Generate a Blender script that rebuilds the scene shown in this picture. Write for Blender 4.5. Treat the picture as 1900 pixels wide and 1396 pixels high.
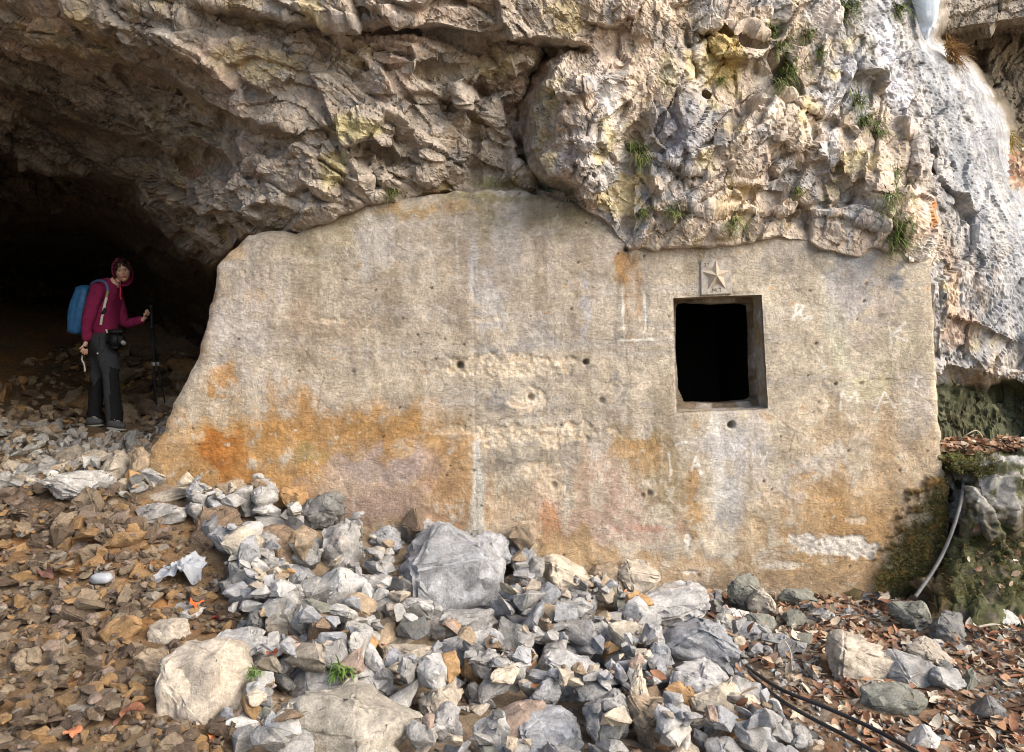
import bpy, bmesh, math, random
import numpy as np
from mathutils import Vector, Matrix

# ------------------------------------------------------------------ camera, light, exposure
scene = bpy.context.scene
COL = scene.collection
for o in list(bpy.data.objects):
    bpy.data.objects.remove(o)
FPX, CX, CY = 1357.0, 950.0, 698.0
CAMZ = 1.70
PITCH, ROLL = math.radians(2.03), math.radians(2.2)
_f = np.array([0, math.cos(PITCH), -math.sin(PITCH)])
_r0 = np.array([1.0, 0, 0]); _u0 = np.cross(_r0, _f)
_r = _r0*math.cos(ROLL) - _u0*math.sin(ROLL)
_u = _u0*math.cos(ROLL) + _r0*math.sin(ROLL)
cam_d = bpy.data.cameras.new('camera'); cam = bpy.data.objects.new('camera', cam_d); COL.objects.link(cam)
cam_d.sensor_width = 36; cam_d.lens = FPX/1900*36; cam_d.clip_end = 300
M = Matrix(((_r[0], _u[0], -_f[0], 0), (_r[1], _u[1], -_f[1], 0), (_r[2], _u[2], -_f[2], CAMZ), (0, 0, 0, 1)))
cam.matrix_world = M
scene.camera = cam
SUN_EL, SUN_AZ = 36.0, 58.0         # sun to the right, behind the camera
world = bpy.data.worlds.new('World'); scene.world = world; world.use_nodes = True
wn = world.node_tree.nodes; wl = world.node_tree.links
sky = wn.new('ShaderNodeTexSky'); sky.sky_type = 'NISHITA'; sky.sun_disc = False
sky.sun_elevation = math.radians(SUN_EL); sky.sun_rotation = math.radians(180-SUN_AZ)
sky.dust_density = 3.0; sky.air_density = 1.0; sky.ozone_density = 1.0
bg = wn['Background']; bg.inputs['Strength'].default_value = 0.13
wl.new(sky.outputs[0], bg.inputs['Color'])
sd = bpy.data.lights.new('sun', 'SUN'); sd.energy = 1.5; sd.angle = math.radians(55); sd.color = (1.0, 0.91, 0.80)
sun = bpy.data.objects.new('sun', sd); COL.objects.link(sun)
_az = math.radians(SUN_AZ); _el = math.radians(SUN_EL)
sun_dir = Vector((math.sin(_az)*math.cos(_el), -math.cos(_az)*math.cos(_el), math.sin(_el)))
sun.rotation_euler = sun_dir.to_track_quat('Z', 'Y').to_euler(); sun.location = sun_dir*20
vs = scene.view_settings; vs.view_transform = 'Standard'; vs.look = 'None'; vs.gamma = 1; vs.use_curve_mapping = False
vs.exposure = 1.42
scene.render.engine = 'CYCLES'
scene.cycles.filter_width = 1.05; scene.cycles.max_bounces = 6; scene.cycles.diffuse_bounces = 4

# ------------------------------------------------------------------ maths helpers
def P(px, py, Y):
    """point of the place at depth Y whose picture is (px,py) of the 1900 px photograph"""
    px = np.asarray(px, float); py = np.asarray(py, float); Y = np.asarray(Y, float)
    d = _f*FPX + _r*(px[..., None]-CX) - _u*(py[..., None]-CY)
    p = d*(Y/d[..., 1])[..., None]
    p[..., 2] += CAMZ
    return p
def V(px, py, Y): return Vector(P(px, py, Y))
def proj(p):
    q = np.asarray(p, float) - np.array([0, 0, CAMZ])
    w = q@_f
    return CX + FPX*(q@_r)/w, CY - FPX*(q@_u)/w
def hsh(ix, iy, iz, s):
    with np.errstate(over='ignore'):
        h = (ix.astype(np.int64)*73856093) ^ (iy.astype(np.int64)*19349663) ^ (iz.astype(np.int64)*83492791) ^ (s*2654435761)
        h = h & 0xffffffff
        h = ((h ^ (h >> 16))*0x45d9f3b) & 0xffffffff
        h = ((h ^ (h >> 16))*0x45d9f3b) & 0xffffffff
        h = h ^ (h >> 16)
    return h.astype(np.float64)/4294967295.0
def vnoise(p, s=0):
    i = np.floor(p).astype(np.int64); f = p-i; f = f*f*f*(f*(f*6-15)+10)
    r = 0
    for dx in (0, 1):
        for dy in (0, 1):
            for dz in (0, 1):
                w = (f[..., 0] if dx else 1-f[..., 0])*(f[..., 1] if dy else 1-f[..., 1])*(f[..., 2] if dz else 1-f[..., 2])
                r = r + w*hsh(i[..., 0]+dx, i[..., 1]+dy, i[..., 2]+dz, s)
    return r*2-1
def fbm(p, o=4, s=0, g=0.5):
    r = 0; a = 1.0; t = 0
    for k in range(o):
        r = r + a*vnoise(p*(2.03**k)+k*7.3, s+k); t += a; a *= g
    return r/t
def worley(p, s=0):
    i = np.floor(p).astype(np.int64)
    n = p.shape[:-1]
    f1 = np.full(n, 9.0); f2 = np.full(n, 9.0); sd_ = np.zeros(p.shape); cid = np.zeros(p.shape)
    for dx in (-1, 0, 1):
        for dy in (-1, 0, 1):
            for dz in (-1, 0, 1):
                c = (i[..., 0]+dx, i[..., 1]+dy, i[..., 2]+dz)
                q = np.stack([c[k]+hsh(c[0], c[1], c[2], s+k) for k in range(3)], -1)
                d = np.sqrt(((q-p)**2).sum(-1))
                m = d < f1
                f2 = np.where(m, f1, np.minimum(f2, d)); f1 = np.where(m, d, f1)
                sd_[m] = q[m]
                cid[m] = np.stack([c[k][m] for k in range(3)], -1)
    r = [hsh(cid[..., 0], cid[..., 1], cid[..., 2], s+11+k) for k in range(4)]
    return f1, f2, sd_, r
def facets(p, s, a, b):
    """broken-rock relief: each cell gets its own offset and tilt"""
    f1, f2, q, r = worley(p, s)
    d = p-q
    t = d[..., 0]*(r[1]-.5)+d[..., 1]*(r[2]-.5)+d[..., 2]*(r[3]-.5)
    crack = np.clip(1-(f2-f1)/0.05, 0, 1)
    return a*(r[0]-.5)+b*t*2-a*0.35*crack*(r[3] > .45), r[0]
def sstep(a, b, x):
    t = np.clip((x-a)/(b-a), 0, 1); return t*t*(3-2*t)
def poly_dist(pts, poly, closed=False):
    """distance, side sign and curve x-range of points to a polyline"""
    poly = np.asarray(poly, float); n = len(poly); best = np.full(len(pts), 1e9); near = np.zeros((len(pts), 2))
    for k in range(n if closed else n-1):
        a = poly[k]; b = poly[(k+1) % n]; ab = b-a
        t = np.clip(((pts-a)@ab)/(ab@ab+1e-12), 0, 1); q = a+t[:, None]*ab
        d = np.hypot(*(pts-q).T); m = d < best; best[m] = d[m]; near[m] = q[m]
    return best, near
def inside(pts, poly):
    poly = np.asarray(poly, float); r = np.zeros(len(pts), bool); n = len(poly)
    for k in range(n):
        x1, y1 = poly[k]; x2, y2 = poly[(k+1) % n]
        if y1 == y2: continue
        m = ((y1 > pts[:, 1]) != (y2 > pts[:, 1])) & (pts[:, 0] < (x2-x1)*(pts[:, 1]-y1)/(y2-y1)+x1)
        r ^= m
    return r

# ------------------------------------------------------------------ object helpers
def mesh_np(name, verts, faces, mat=None, smooth=True, col=None, parent=None, link=True):
    me = bpy.data.meshes.new(name)
    verts = np.asarray(verts, np.float32); faces = np.asarray(faces, np.int32)
    me.vertices.add(len(verts)); me.vertices.foreach_set('co', verts.ravel())
    k = faces.shape[1]
    me.loops.add(faces.size); me.loops.foreach_set('vertex_index', faces.ravel())
    me.polygons.add(len(faces)); me.polygons.foreach_set('loop_start', np.arange(len(faces), dtype=np.int32)*k)
    me.update(calc_edges=True)
    me.polygons.foreach_set('use_smooth', np.full(len(faces), smooth))
    if col is not None:
        at = me.color_attributes.new('Col', 'FLOAT_COLOR', 'POINT')
        c = np.ones((len(verts), 4), np.float32); c[:, :3] = col; at.data.foreach_set('color', c.ravel())
    if mat: me.materials.append(mat)
    if not link: return me
    return link_me(name, me, parent)
def link_me(name, me, parent=None):
    o = bpy.data.objects.new(name, me); COL.objects.link(o)
    if parent: o.parent = parent
    return o
def from_bm(name, bm, mat=None, parent=None, smooth=True, link=True):
    me = bpy.data.meshes.new(name); bm.normal_update(); bm.to_mesh(me); bm.free()
    for p in me.polygons: p.use_smooth = smooth
    if mat: me.materials.append(mat)
    return link_me(name, me, parent) if link else me
def tag(o, label=None, cat=None, group=None, kind=None):
    if label: o['label'] = label
    if cat: o['category'] = cat
    if group: o['group'] = group
    if kind: o['kind'] = kind
    return o
def tube(pts, r, n=8, closed_ends=True):
    """verts, faces of a tube; r scalar or list"""
    pts = [Vector(p) for p in pts]; rs = r if isinstance(r, (list, tuple)) else [r]*len(pts)
    bm = bmesh.new(); prev = None; ref = None
    for k, p in enumerate(pts):
        t = (pts[min(k+1, len(pts)-1)]-pts[max(k-1, 0)]).normalized()
        if ref is None: ref = t.orthogonal().normalized()
        ref = (ref-t*ref.dot(t)).normalized(); b = t.cross(ref)
        ring = [bm.verts.new(p+(ref*math.cos(a)+b*math.sin(a))*rs[k]) for a in [2*math.pi*i/n for i in range(n)]]
        if prev:
            for i in range(n): bm.faces.new((prev[i], prev[(i+1) % n], ring[(i+1) % n], ring[i]))
        elif closed_ends: bm.faces.new(ring[::-1])
        prev = ring
    if closed_ends: bm.faces.new(prev)
    return bm
def spline(pts, n=10):
    pts = [Vector(p) for p in pts]; q = [pts[0]]+pts+[pts[-1]]; out = []
    for i in range(1, len(q)-2):
        for k in range(n):
            t = k/n; a, b, c, d = q[i-1], q[i], q[i+1], q[i+2]
            out.append(0.5*((2*b)+(c-a)*t+(2*a-5*b+4*c-d)*t*t+(3*b-a-3*c+d)*t*t*t))
    out.append(pts[-1]); return out

# ------------------------------------------------------------------ materials
def newmat(name, rough=0.85):
    m = bpy.data.materials.new(name); m.use_nodes = True; nt = m.node_tree
    b = nt.nodes['Principled BSDF']; b.inputs['Roughness'].default_value = rough
    b.inputs['Specular IOR Level'].default_value = 0.3
    return m, nt, b
def N(nt, t, **kw):
    n = nt.nodes.new(t)
    for k, v in kw.items(): setattr(n, k, v)
    return n
def noise_node(nt, vec, scale, detail=6, rough=0.6, dist=0.0):
    n = N(nt, 'ShaderNodeTexNoise'); n.inputs['Scale'].default_value = scale; n.inputs['Detail'].default_value = detail
    n.inputs['Roughness'].default_value = rough; n.inputs['Distortion'].default_value = dist
    if vec: nt.links.new(vec, n.inputs['Vector'])
    return n
def ramp(nt, fac, stops):
    r = N(nt, 'ShaderNodeValToRGB'); nt.links.new(fac, r.inputs[0])
    while len(r.color_ramp.elements) < len(stops): r.color_ramp.elements.new(0.5)
    for e, (p, c) in zip(r.color_ramp.elements, stops):
        e.position = p; e.color = (c, c, c, 1) if isinstance(c, (int, float)) else (*c, 1)
    return r
def mixc(nt, a, b, fac, mode='MIX'):
    n = N(nt, 'ShaderNodeMix', data_type='RGBA', blend_type=mode)
    for s, v in ((0, fac), (6, a), (7, b)):
        if hasattr(v, 'links') or hasattr(v, 'is_linked'): nt.links.new(v, n.inputs[s])
        elif isinstance(v, (int, float)): n.inputs[s].default_value = v if s == 0 else (v, v, v, 1)
        else: n.inputs[s].default_value = (*v, 1)
    return n.outputs[2]
def bumps(nt, bsdf, layers):
    prev = None
    for (h, st, dist) in layers:
        b = N(nt, 'ShaderNodeBump'); b.inputs['Strength'].default_value = st; b.inputs['Distance'].default_value = dist
        nt.links.new(h, b.inputs['Height'])
        if prev: nt.links.new(prev, b.inputs['Normal'])
        prev = b.outputs[0]
    nt.links.new(prev, bsdf.inputs['Normal'])
def rock_mat(name, src, speck=0.35, ochre=0.3, bump=1.0, scale=1.0, rough=0.88):
    m, nt, b = newmat(name, rough); lo_, hi_ = (.56, 1.42) if src == 'object' else (.66, 1.30)
    tc = N(nt, 'ShaderNodeTexCoord')
    if src == 'object':
        oi = N(nt, 'ShaderNodeObjectInfo'); base = oi.outputs['Color']
        va = N(nt, 'ShaderNodeVectorMath', operation='MULTIPLY_ADD')   # metres, not the stretched mesh units
        geo = N(nt, 'ShaderNodeNewGeometry'); cv = N(nt, 'ShaderNodeCombineXYZ')
        mm = N(nt, 'ShaderNodeMath', operation='MULTIPLY'); nt.links.new(oi.outputs['Random'], mm.inputs[0]); mm.inputs[1].default_value = 37
        nt.links.new(mm.outputs[0], cv.inputs[0]); nt.links.new(mm.outputs[0], cv.inputs[2])
        va.operation = 'ADD'; nt.links.new(geo.outputs['Position'], va.inputs[0]); nt.links.new(cv.outputs[0], va.inputs[1])
        vec = va.outputs[0]
    else:
        at = N(nt, 'ShaderNodeAttribute'); at.attribute_name = 'Col'; base = at.outputs['Color']
        geo = N(nt, 'ShaderNodeNewGeometry'); vec = geo.outputs['Position']
    n1 = noise_node(nt, vec, 9*scale, 8, 0.65, 0.4); n2 = noise_node(nt, vec, 42*scale, 6, 0.7)
    n3 = noise_node(nt, vec, 4.3*scale, 5, 0.6, 0.8); n4 = noise_node(nt, vec, 150*scale, 4, 0.7)
    c = mixc(nt, base, ramp(nt, n1.outputs[0], [(0.3, lo_), (0.7, hi_)]).outputs[0], 1.0, 'MULTIPLY')
    c = mixc(nt, c, ramp(nt, n2.outputs[0], [(0.32, 0.70), (0.68, 1.26)]).outputs[0], 1.0, 'MULTIPLY')
    if ochre:
        f = ramp(nt, n3.outputs[0], [(0.60, 0.0), (0.74, ochre)])
        c = mixc(nt, c, (0.36, 0.23, 0.11), f.outputs[0])
    if speck:
        f = ramp(nt, n4.outputs[0], [(0.58, 0.0), (0.70, speck)])
        c = mixc(nt, c, (0.62, 0.60, 0.56), f.outputs[0])
        fd = ramp(nt, noise_node(nt, vec, 95*scale, 5, 0.7).outputs[0], [(0.32, 0.5), (0.44, 0.0)])
        c = mixc(nt, c, (0.09, 0.08, 0.065), fd.outputs[0])
    if src == 'attr' and bump >= 1.0:
        vo = N(nt, 'ShaderNodeTexVoronoi'); vo.inputs['Scale'].default_value = 26*scale; mv_ = N(nt, 'ShaderNodeVectorMath', operation='MULTIPLY_ADD'); nt.links.new(n1.outputs[1], mv_.inputs[0]); mv_.inputs[1].default_value = (.10, .10, .10); nt.links.new(vec, mv_.inputs[2]); nt.links.new(mv_.outputs[0], vo.inputs['Vector'])
        sp_ = N(nt, 'ShaderNodeSeparateColor'); nt.links.new(vo.outputs['Color'], sp_.inputs[0])
        c = mixc(nt, c, ramp(nt, sp_.outputs[0], [(0, .80), (1, 1.16)]).outputs[0], 1.0, 'MULTIPLY')
        bumps(nt, b, [(sp_.outputs[1], .30, .012), (n1.outputs[0], 0.35*bump, 0.025), (n2.outputs[0], 0.4*bump, 0.010), (n4.outputs[0], 0.35*bump, 0.004)])
        nt.links.new(c, b.inputs['Base Color']); return m
    nt.links.new(c, b.inputs['Base Color'])
    bumps(nt, b, [(n1.outputs[0], 0.55*bump, 0.03), (n2.outputs[0], 0.6*bump, 0.012), (n4.outputs[0], 0.4*bump, 0.004)])
    return m
def plain(name, c, rough=0.7, var=0.15, scale=60, bump=0.2, metal=0.0):
    m, nt, b = newmat(name, rough); b.inputs['Metallic'].default_value = metal
    tc = N(nt, 'ShaderNodeTexCoord'); n = noise_node(nt, tc.outputs['Object'], scale, 4, 0.6)
    nt.links.new(mixc(nt, c, ramp(nt, n.outputs[0], [(0.3, 1-var), (0.7, 1+var)]).outputs[0], 1.0, 'MULTIPLY'), b.inputs['Base Color'])
    if bump: bumps(nt, b, [(n.outputs[0], bump, 0.003)])
    return m
def attr_mat(name, rough=0.8, scale=40, var=0.2, trans=0.0):
    m, nt, b = newmat(name, rough)
    at = N(nt, 'ShaderNodeAttribute'); at.attribute_name = 'Col'
    geo = N(nt, 'ShaderNodeNewGeometry'); n = noise_node(nt, geo.outputs['Position'], scale, 4, 0.6)
    nt.links.new(mixc(nt, at.outputs['Color'], ramp(nt, n.outputs[0], [(0.3, 1-var), (0.7, 1+var)]).outputs[0], 1.0, 'MULTIPLY'), b.inputs['Base Color'])
    return m
MAT_CLIFF = rock_mat('cliff_limestone', 'attr', speck=0.22, ochre=0.25, bump=1.0, scale=0.9)
MAT_STONE = rock_mat('broken_limestone', 'object', speck=0.6, ochre=0.22, bump=0.9, scale=1.3)
MAT_RUBBLE = rock_mat('rubble_limestone', 'attr', speck=0.3, ochre=0.25, bump=0.8, scale=1.6)
MAT_GROUND = rock_mat('stony_dirt', 'attr', speck=0.12, ochre=0.2, bump=1.3, scale=2.0, rough=0.95)
MAT_LEAF = attr_mat('dry_leaf', 0.6, 60, 0.25)
MAT_GREEN = attr_mat('green_blades', 0.7, 50, 0.25)

# ------------------------------------------------------------------ cliff and cave
WT = np.array([(180, 640), (330, 560), (395, 500), (420, 468), (460, 438), (500, 432), (545, 436), (585, 420), (640, 398), (680, 380), (740, 371), (800, 362),
               (860, 352), (930, 349), (1000, 358), (1060, 376), (1110, 408), (1150, 452), (1168, 466), (1200, 462), (1260, 456),
               (1320, 451), (1390, 455), (1405, 444), (1440, 438), (1490, 446), (1530, 462), (1560, 472), (1600, 478), (1620, 458),
               (1660, 472), (1700, 488), (1730, 494), (1742, 560), (1760, 900)], float)
cps = [(-900,-2500,1.6),(0,-2500,1.7),(500,-2500,2.3),(1000,-2500,4.0),(1600,-2500,5.4),(2600,-2500,7),
 (-900,-1000,2.9),(0,-1000,2.9),(400,-1000,3.5),(800,-1000,4.2),(1300,-1000,4.9),(2000,-1000,6.4),(2600,-1000,7.5),
 (-900,-400,2.9),(0,-400,3.9),(400,-400,4.1),(800,-400,4.3),(1300,-400,4.8),(1750,-400,6.0),(2600,-400,8),
 (-900,0,2.9),(-400,0,4.1),(0,0,5.1),(200,0,4.8),(400,0,4.6),(600,0,4.45),(800,0,4.45),(950,0,4.5),(1100,0,4.65),(1300,0,4.85),(1500,0,5.05),(1650,0,5.4),(1740,0,5.7),
 (-400,150,4.4),(0,150,5.8),(200,150,5.4),(400,150,4.95),(600,150,4.7),(800,150,4.75),(950,150,4.9),(1100,150,4.85),(1300,150,4.88),(1500,150,5.0),(1650,150,5.2),(1780,150,5.6),
 (-900,300,2.9),(-400,300,4.9),(0,300,6.7),(200,300,6.4),(300,300,5.9),(400,300,5.25),(600,300,4.82),(800,300,4.95),(950,300,5.18),(1100,300,4.9),(1300,300,4.9),(1500,300,5.0),(1650,300,5.08),(1740,300,5.2),(1850,300,5.7),
 (0,400,7.9),(200,400,7.5),(310,400,6.4),(400,400,5.5),(500,400,5.0),(600,400,4.9),(800,360,5.1),(940,350,5.22),(1100,400,4.95),(1300,440,4.93),(1500,440,4.95),(1650,460,5.0),
 (0,470,11.0),(200,470,10.6),(330,470,7.2),(420,470,5.9),(-150,470,8.5),(-150,620,9.5),(-400,600,5.4),(-900,600,2.8),(-900,900,2.7),(-400,900,4.6),(0,620,13),(250,620,13),(400,600,9.5),(0,760,11),(250,760,11),(400,800,10),
 (600,600,9),(1000,600,9),(1500,600,8.2),(600,900,9),(1300,900,8.5),
 (1770,500,5.25),(1850,450,5.35),(1900,400,5.7),(1770,700,5.35),(1850,600,5.3),(1900,700,5.5),(2100,400,6.5),(2100,700,6.2),(2600,300,8),(2600,800,7)]
cps = np.array(cps, float)  # unseen overhead roof and left side wall are shaped to shade the cave
def tps_fit(xy, z, lam=0.0):
    n = len(xy); d = np.hypot(xy[:, None, 0]-xy[None, :, 0], xy[:, None, 1]-xy[None, :, 1])
    K = np.where(d > 0, d*d*np.log(d+1e-12), 0)+lam*np.eye(n)
    Pm = np.c_[np.ones(n), xy]; A = np.zeros((n+3, n+3)); A[:n, :n] = K; A[:n, n:] = Pm; A[n:, :n] = Pm.T
    return np.linalg.solve(A, np.r_[z, 0, 0, 0])
def tps_eval(w, xy, q):
    out = np.empty(len(q))
    for k in range(0, len(q), 40000):
        s = q[k:k+40000]; d2 = (s[:, None, 0]-xy[None, :, 0])**2+(s[:, None, 1]-xy[None, :, 1])**2
        out[k:k+40000] = (0.5*d2*np.log(d2+1e-12))@w[:-3]+w[-3]+s@w[-2:]
    return out
SC = 1000.0
front = cps[~((cps[:, 0] >= 560) & (cps[:, 0] < 1700) & (cps[:, 1] > 480))]
cave = cps
w_f = tps_fit(front[:, :2]/SC, front[:, 2], 1e-4)
def axis(segs):
    out = []
    for a, b, st in segs: out += list(np.arange(a, b, st))
    return np.array(out+[segs[-1][1]], float)
us = axis([(-900, -300, 26), (-300, -10, 6), (-10, 1910, 2.6), (1910, 2300, 4.5), (2300, 2600, 20)])
vs_ = axis([(-2500, -400, 70), (-400, -60, 20), (-60, -8, 6), (-8, 500, 2.6), (500, 800, 5.0), (800, 1000, 25)])
U, Vv = np.meshgrid(us, vs_); sh = U.shape; uf, vf = U.ravel(), Vv.ravel()
D = tps_eval(w_f, front[:, :2]/SC, np.c_[uf, vf]/SC)
D = np.clip(D, 1.2, 14)
_a, _b, _c, _d = worley(np.c_[uf/26+.3*fbm(np.c_[uf/20, vf/20, 0*uf], 2, 6), vf/26, 0*uf+.5], 7)
jag = 6*fbm(np.c_[uf/28, vf/28, 0*uf], 3, 5)+11*(_d[0]-.5)
# step back behind the wall top (rock overhangs the wall)
top = np.interp(uf, WT[:, 0], WT[:, 1])
below = vf-(top+jag*0.8)
behind_c = sstep(815, 850, uf)*(1-sstep(1040, 1075, uf))
off = np.where(behind_c > 0.5, 40, 9)
st = sstep(0, 14, below-off)*sstep(392, 425, uf)*(1-sstep(1698, 1708, uf-.048*(vf-490)))
D = D*(1-st)+np.maximum(D, 8.0)*st
# ledges: sharp undercut below a curve
def ledge(curve, amp, w, lip=0.0):
    global D
    c = np.array(curve, float); x0, x1 = c[0, 0], c[-1, 0]
    t = vf-(np.interp(uf, c[:, 0], c[:, 1])+jag*0.8)
    m = sstep(x0-15, x0+35, uf)*(1-sstep(x1-35, x1+15, uf))
    D = D+m*np.where(t > 0, amp*np.exp(-np.maximum(t, 0)/w)*sstep(0, 5, t), -lip*np.exp(np.minimum(t, 0)/(w*1.2)))
ledge([(360, 5), (430, 22), (520, 40), (620, 52), (700, 44), (840, 52), (870, 66), (960, 74), (1050, 80), (1100, 92)], 0.26, 26, 0.10)
ledge([(60, 80), (160, 103), (260, 132), (330, 160), (380, 200), (430, 218), (500, 236), (560, 246)], 0.30, 55, 0.10)
ledge([(0, 215), (80, 220), (180, 250), (290, 275), (360, 300)], 0.25, 40, 0.06)
ledge([(-20, 300), (60, 312), (160, 330), (250, 350)], 0.7, 90, 0.05)
ledge([(630, 268), (680, 275), (760, 288)], 0.14, 20, 0.04)
ledge([(280, 90), (330, 120), (420, 150), (520, 180)], 0.08, 20, 0.04)
ledge([(580, 70), (650, 115), (760, 128), (880, 120)], 0.07, 20, 0.05)
ledge([(1290, 60), (1330, 52), (1400, 58), (1440, 75)], 0.20, 55, 0.06)
ledge([(1430, 180), (1480, 190), (1540, 215), (1600, 250)], 0.10, 30, 0.03)
ledge([(1180, 290), (1240, 300), (1330, 335), (1400, 350), (1470, 350)], 0.09, 25, 0.04)
ledge([(1200, 395), (1280, 388), (1420, 392), (1560, 400), (1640, 420)], 0.05, 22, 0.04)
ledge([(1745, 585), (1800, 600), (1900, 640)], 0.06, 22, 0.03)
ledge([(1745, 690), (1800, 705), (1910, 722)], 0.45, 60, 0.05)
def groove(curve, amp, w):
    global D
    sub = np.where((uf > min(c[0] for c in curve)-5*w) & (uf < max(c[0] for c in curve)+5*w) & (vf > min(c[1] for c in curve)-5*w) & (vf < max(c[1] for c in curve)+5*w))[0]
    pts = np.c_[uf[sub]+jag[sub]*.7, vf[sub]+jag[sub]*.7]
    d, _ = poly_dist(pts, curve); D[sub] += amp*np.exp(-(d/w)**2)
groove([(1018, 108), (990, 140), (963, 190), (958, 240), (968, 290), (1000, 335), (1060, 358)], 0.34, 14)
groove([(985, 130), (940, 150), (900, 165), (880, 160)], 0.22, 12)
groove([(905, 130), (890, 190), (880, 260), (878, 330)], 0.10, 9)
groove([(1275, 60), (1283, 120), (1300, 170), (1320, 190)], 0.12, 6)
groove([(430, 260), (440, 300), (470, 350)], 0.08, 7)
groove([(350, 300), (395, 310)], 0.35, 22)
groove([(690, 280), (695, 350)], 0.10, 7)
groove([(830, 180), (835, 200)], 0.2, 9)
groove([(1690, 262), (1682, 345)], 0.22, 6)
groove([(1728, 275), (1733, 325)], 0.12, 8)
groove([(1500, 195), (1515, 250)], 0.10, 6)
groove([(500, 260), (478, 330), (500, 380)], 0.05, 5)
groove([(1180, 240), (1170, 300), (1160, 380), (1165, 420)], 0.08, 7)
groove([(1440, 100), (1470, 150), (1480, 180)], 0.12, 8)
# protrusions: rounded knobs of rock
def knob(cx, cy, rx, ry, amp, rot=0.0, pw=0.5):
    global D
    a = math.radians(rot); dx = uf-cx; dy = vf-cy
    q = ((dx*math.cos(a)+dy*math.sin(a))/rx)**2+((-dx*math.sin(a)+dy*math.cos(a))/ry)**2
    D = D-amp*np.clip(1-q, 0, 1)**pw
knob(1112, 205, 78, 115, 0.20, 25, .5); knob(1048, 235, 84, 110, 0.22, 12, .5); knob(1085, 305, 85, 62, .16, 10, .5); knob(1085, 140, 72, 46, .16, -15, .5); knob(1010, 200, 44, 60, .08)
knob(1060, 330, 90, 40, 0.12, 25, .6)
knob(1480, 235, 45, 60, 0.16, -10); knob(1590, 300, 28, 60, 0.14, 5); knob(1550, 290, 25, 55, 0.1)
knob(1630, 320, 30, 70, 0.12); knob(1380, 85, 70, 36, 0.18, 10); knob(1610, 80, 40, 80, 0.12, -15)
knob(1700, 420, 42, 80, 0.16, -8); knob(1400, 260, 60, 70, 0.10); knob(1250, 200, 60, 90, 0.10)
knob(610, 320, 50, 70, 0.05, 5); knob(740, 320, 36, 40, 0.05)
knob(800, 310, 34, 44, 0.10); knob(860, 175, 34, 50, 0.14); knob(700, 240, 60, 40, 0.12); knob(1350, 428, 24, 18, 0.08)
knob(1200, 20, 60, 60, .1); knob(470, 110, 90, 50, .08, 20); knob(300, 60, 120, 50, .12, 20); knob(770, 90, 70, 35, .08)
# right-hand silhouette, far rock beyond it
SIL = np.array([(-60, 1740), (0, 1737), (40, 1734), (70, 1722), (90, 1752), (120, 1792), (160, 1822), (200, 1848), (240, 1866), (280, 1870), (330, 1884), (400, 1903), (480, 1950), (600, 2100)], float)
sx = np.interp(vf, SIL[:, 0], SIL[:, 1])+jag*1.0
far = sstep(0, 14, uf-sx)*(1-sstep(440, 560, vf))*sstep(-1500, -600, vf)
fd = 8.2+0.9*sstep(55, 95, vf-(uf-1750)*(-.15))-0.4*sstep(160, 240, vf-(uf-1800)*.5)+0.5*sstep(200, 320, vf)-1.3*sstep(265, 330, vf)
D = D*(1-far)+np.maximum(fd, D)*far
# rounding towards the silhouette
near_edge = np.clip(1-(sx-uf)/70, 0, 1)*(1-far)*sstep(430, 330, vf)*(vf > -100)*(uf < sx+40)
D += 0.35*near_edge**2.5
base = P(uf, vf, D).reshape(sh+(3,))
_nom = (D/FPX).reshape(sh)
def stretch(g):
    eu = np.linalg.norm(np.gradient(g, axis=1), axis=-1)/(_nom*np.gradient(us)[None, :]); ev = np.linalg.norm(np.gradient(g, axis=0), axis=-1)/(_nom*np.gradient(vs_)[:, None]); return np.maximum(eu, ev)
def relax(g, n, thr):      # spread the grid over steps and undercuts so that the rock on them is not drawn out
    for _it in range(n):
        w_ = np.clip((stretch(g)-thr)/3, 0, 1); w2 = w_.copy()
        for ax_ in (0, 1):
            for s_ in (1, -1): w2 = np.maximum(w2, np.roll(w_, s_, ax_)*.7)
        w2[0] = w2[-1] = 0; w2[:, 0] = w2[:, -1] = 0
        lap = (np.roll(g, 1, 0)+np.roll(g, -1, 0)+np.roll(g, 1, 1)+np.roll(g, -1, 1))/4
        g = g+(.75*w2)[..., None]*(lap-g)
    return g
base = relax(base, 9, 1.8)
# base normals
du = np.gradient(base, axis=1); dv = np.gradient(base, axis=0)
nrm = np.cross(dv, du); nrm /= np.linalg.norm(nrm, axis=-1, keepdims=True)+1e-9
toc = np.array([0, 0, CAMZ])-base
nrm *= np.sign((nrm*toc).sum(-1, keepdims=True)+1e-9)
ray = toc/np.linalg.norm(toc, axis=-1, keepdims=True)
nrm = nrm*0.55+ray*0.45; nrm /= np.linalg.norm(nrm, axis=-1, keepdims=True)
bp = base.reshape(-1, 3); nn = nrm.reshape(-1, 3)
warp = np.stack([fbm(bp*1.6+k*11, 3, 20+k) for k in range(3)], -1)*0.11+np.stack([fbm(bp*9+k*5, 2, 40+k) for k in range(3)], -1)*0.008
q = bp+warp
a = math.radians(24)   # bedding dips to the right on the left half
qa = np.stack([(q[:, 0]*math.cos(a)-q[:, 2]*math.sin(a))/1.5, q[:, 1]/1.2, (q[:, 0]*math.sin(a)+q[:, 2]*math.cos(a))*1.5], -1)
a2 = math.radians(-58); qb = np.stack([(q[:, 0]*math.cos(a2)-q[:, 2]*math.sin(a2))/1.3, q[:, 1], (q[:, 0]*math.sin(a2)+q[:, 2]*math.cos(a2))*1.25], -1)
wr = sstep(980, 1150, uf)[:, None]
big_a, ida = facets(qa*2.0, 101, 0.06, 0.13); big_b, idb = facets(qb*2.0, 131, 0.08, 0.15)
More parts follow.
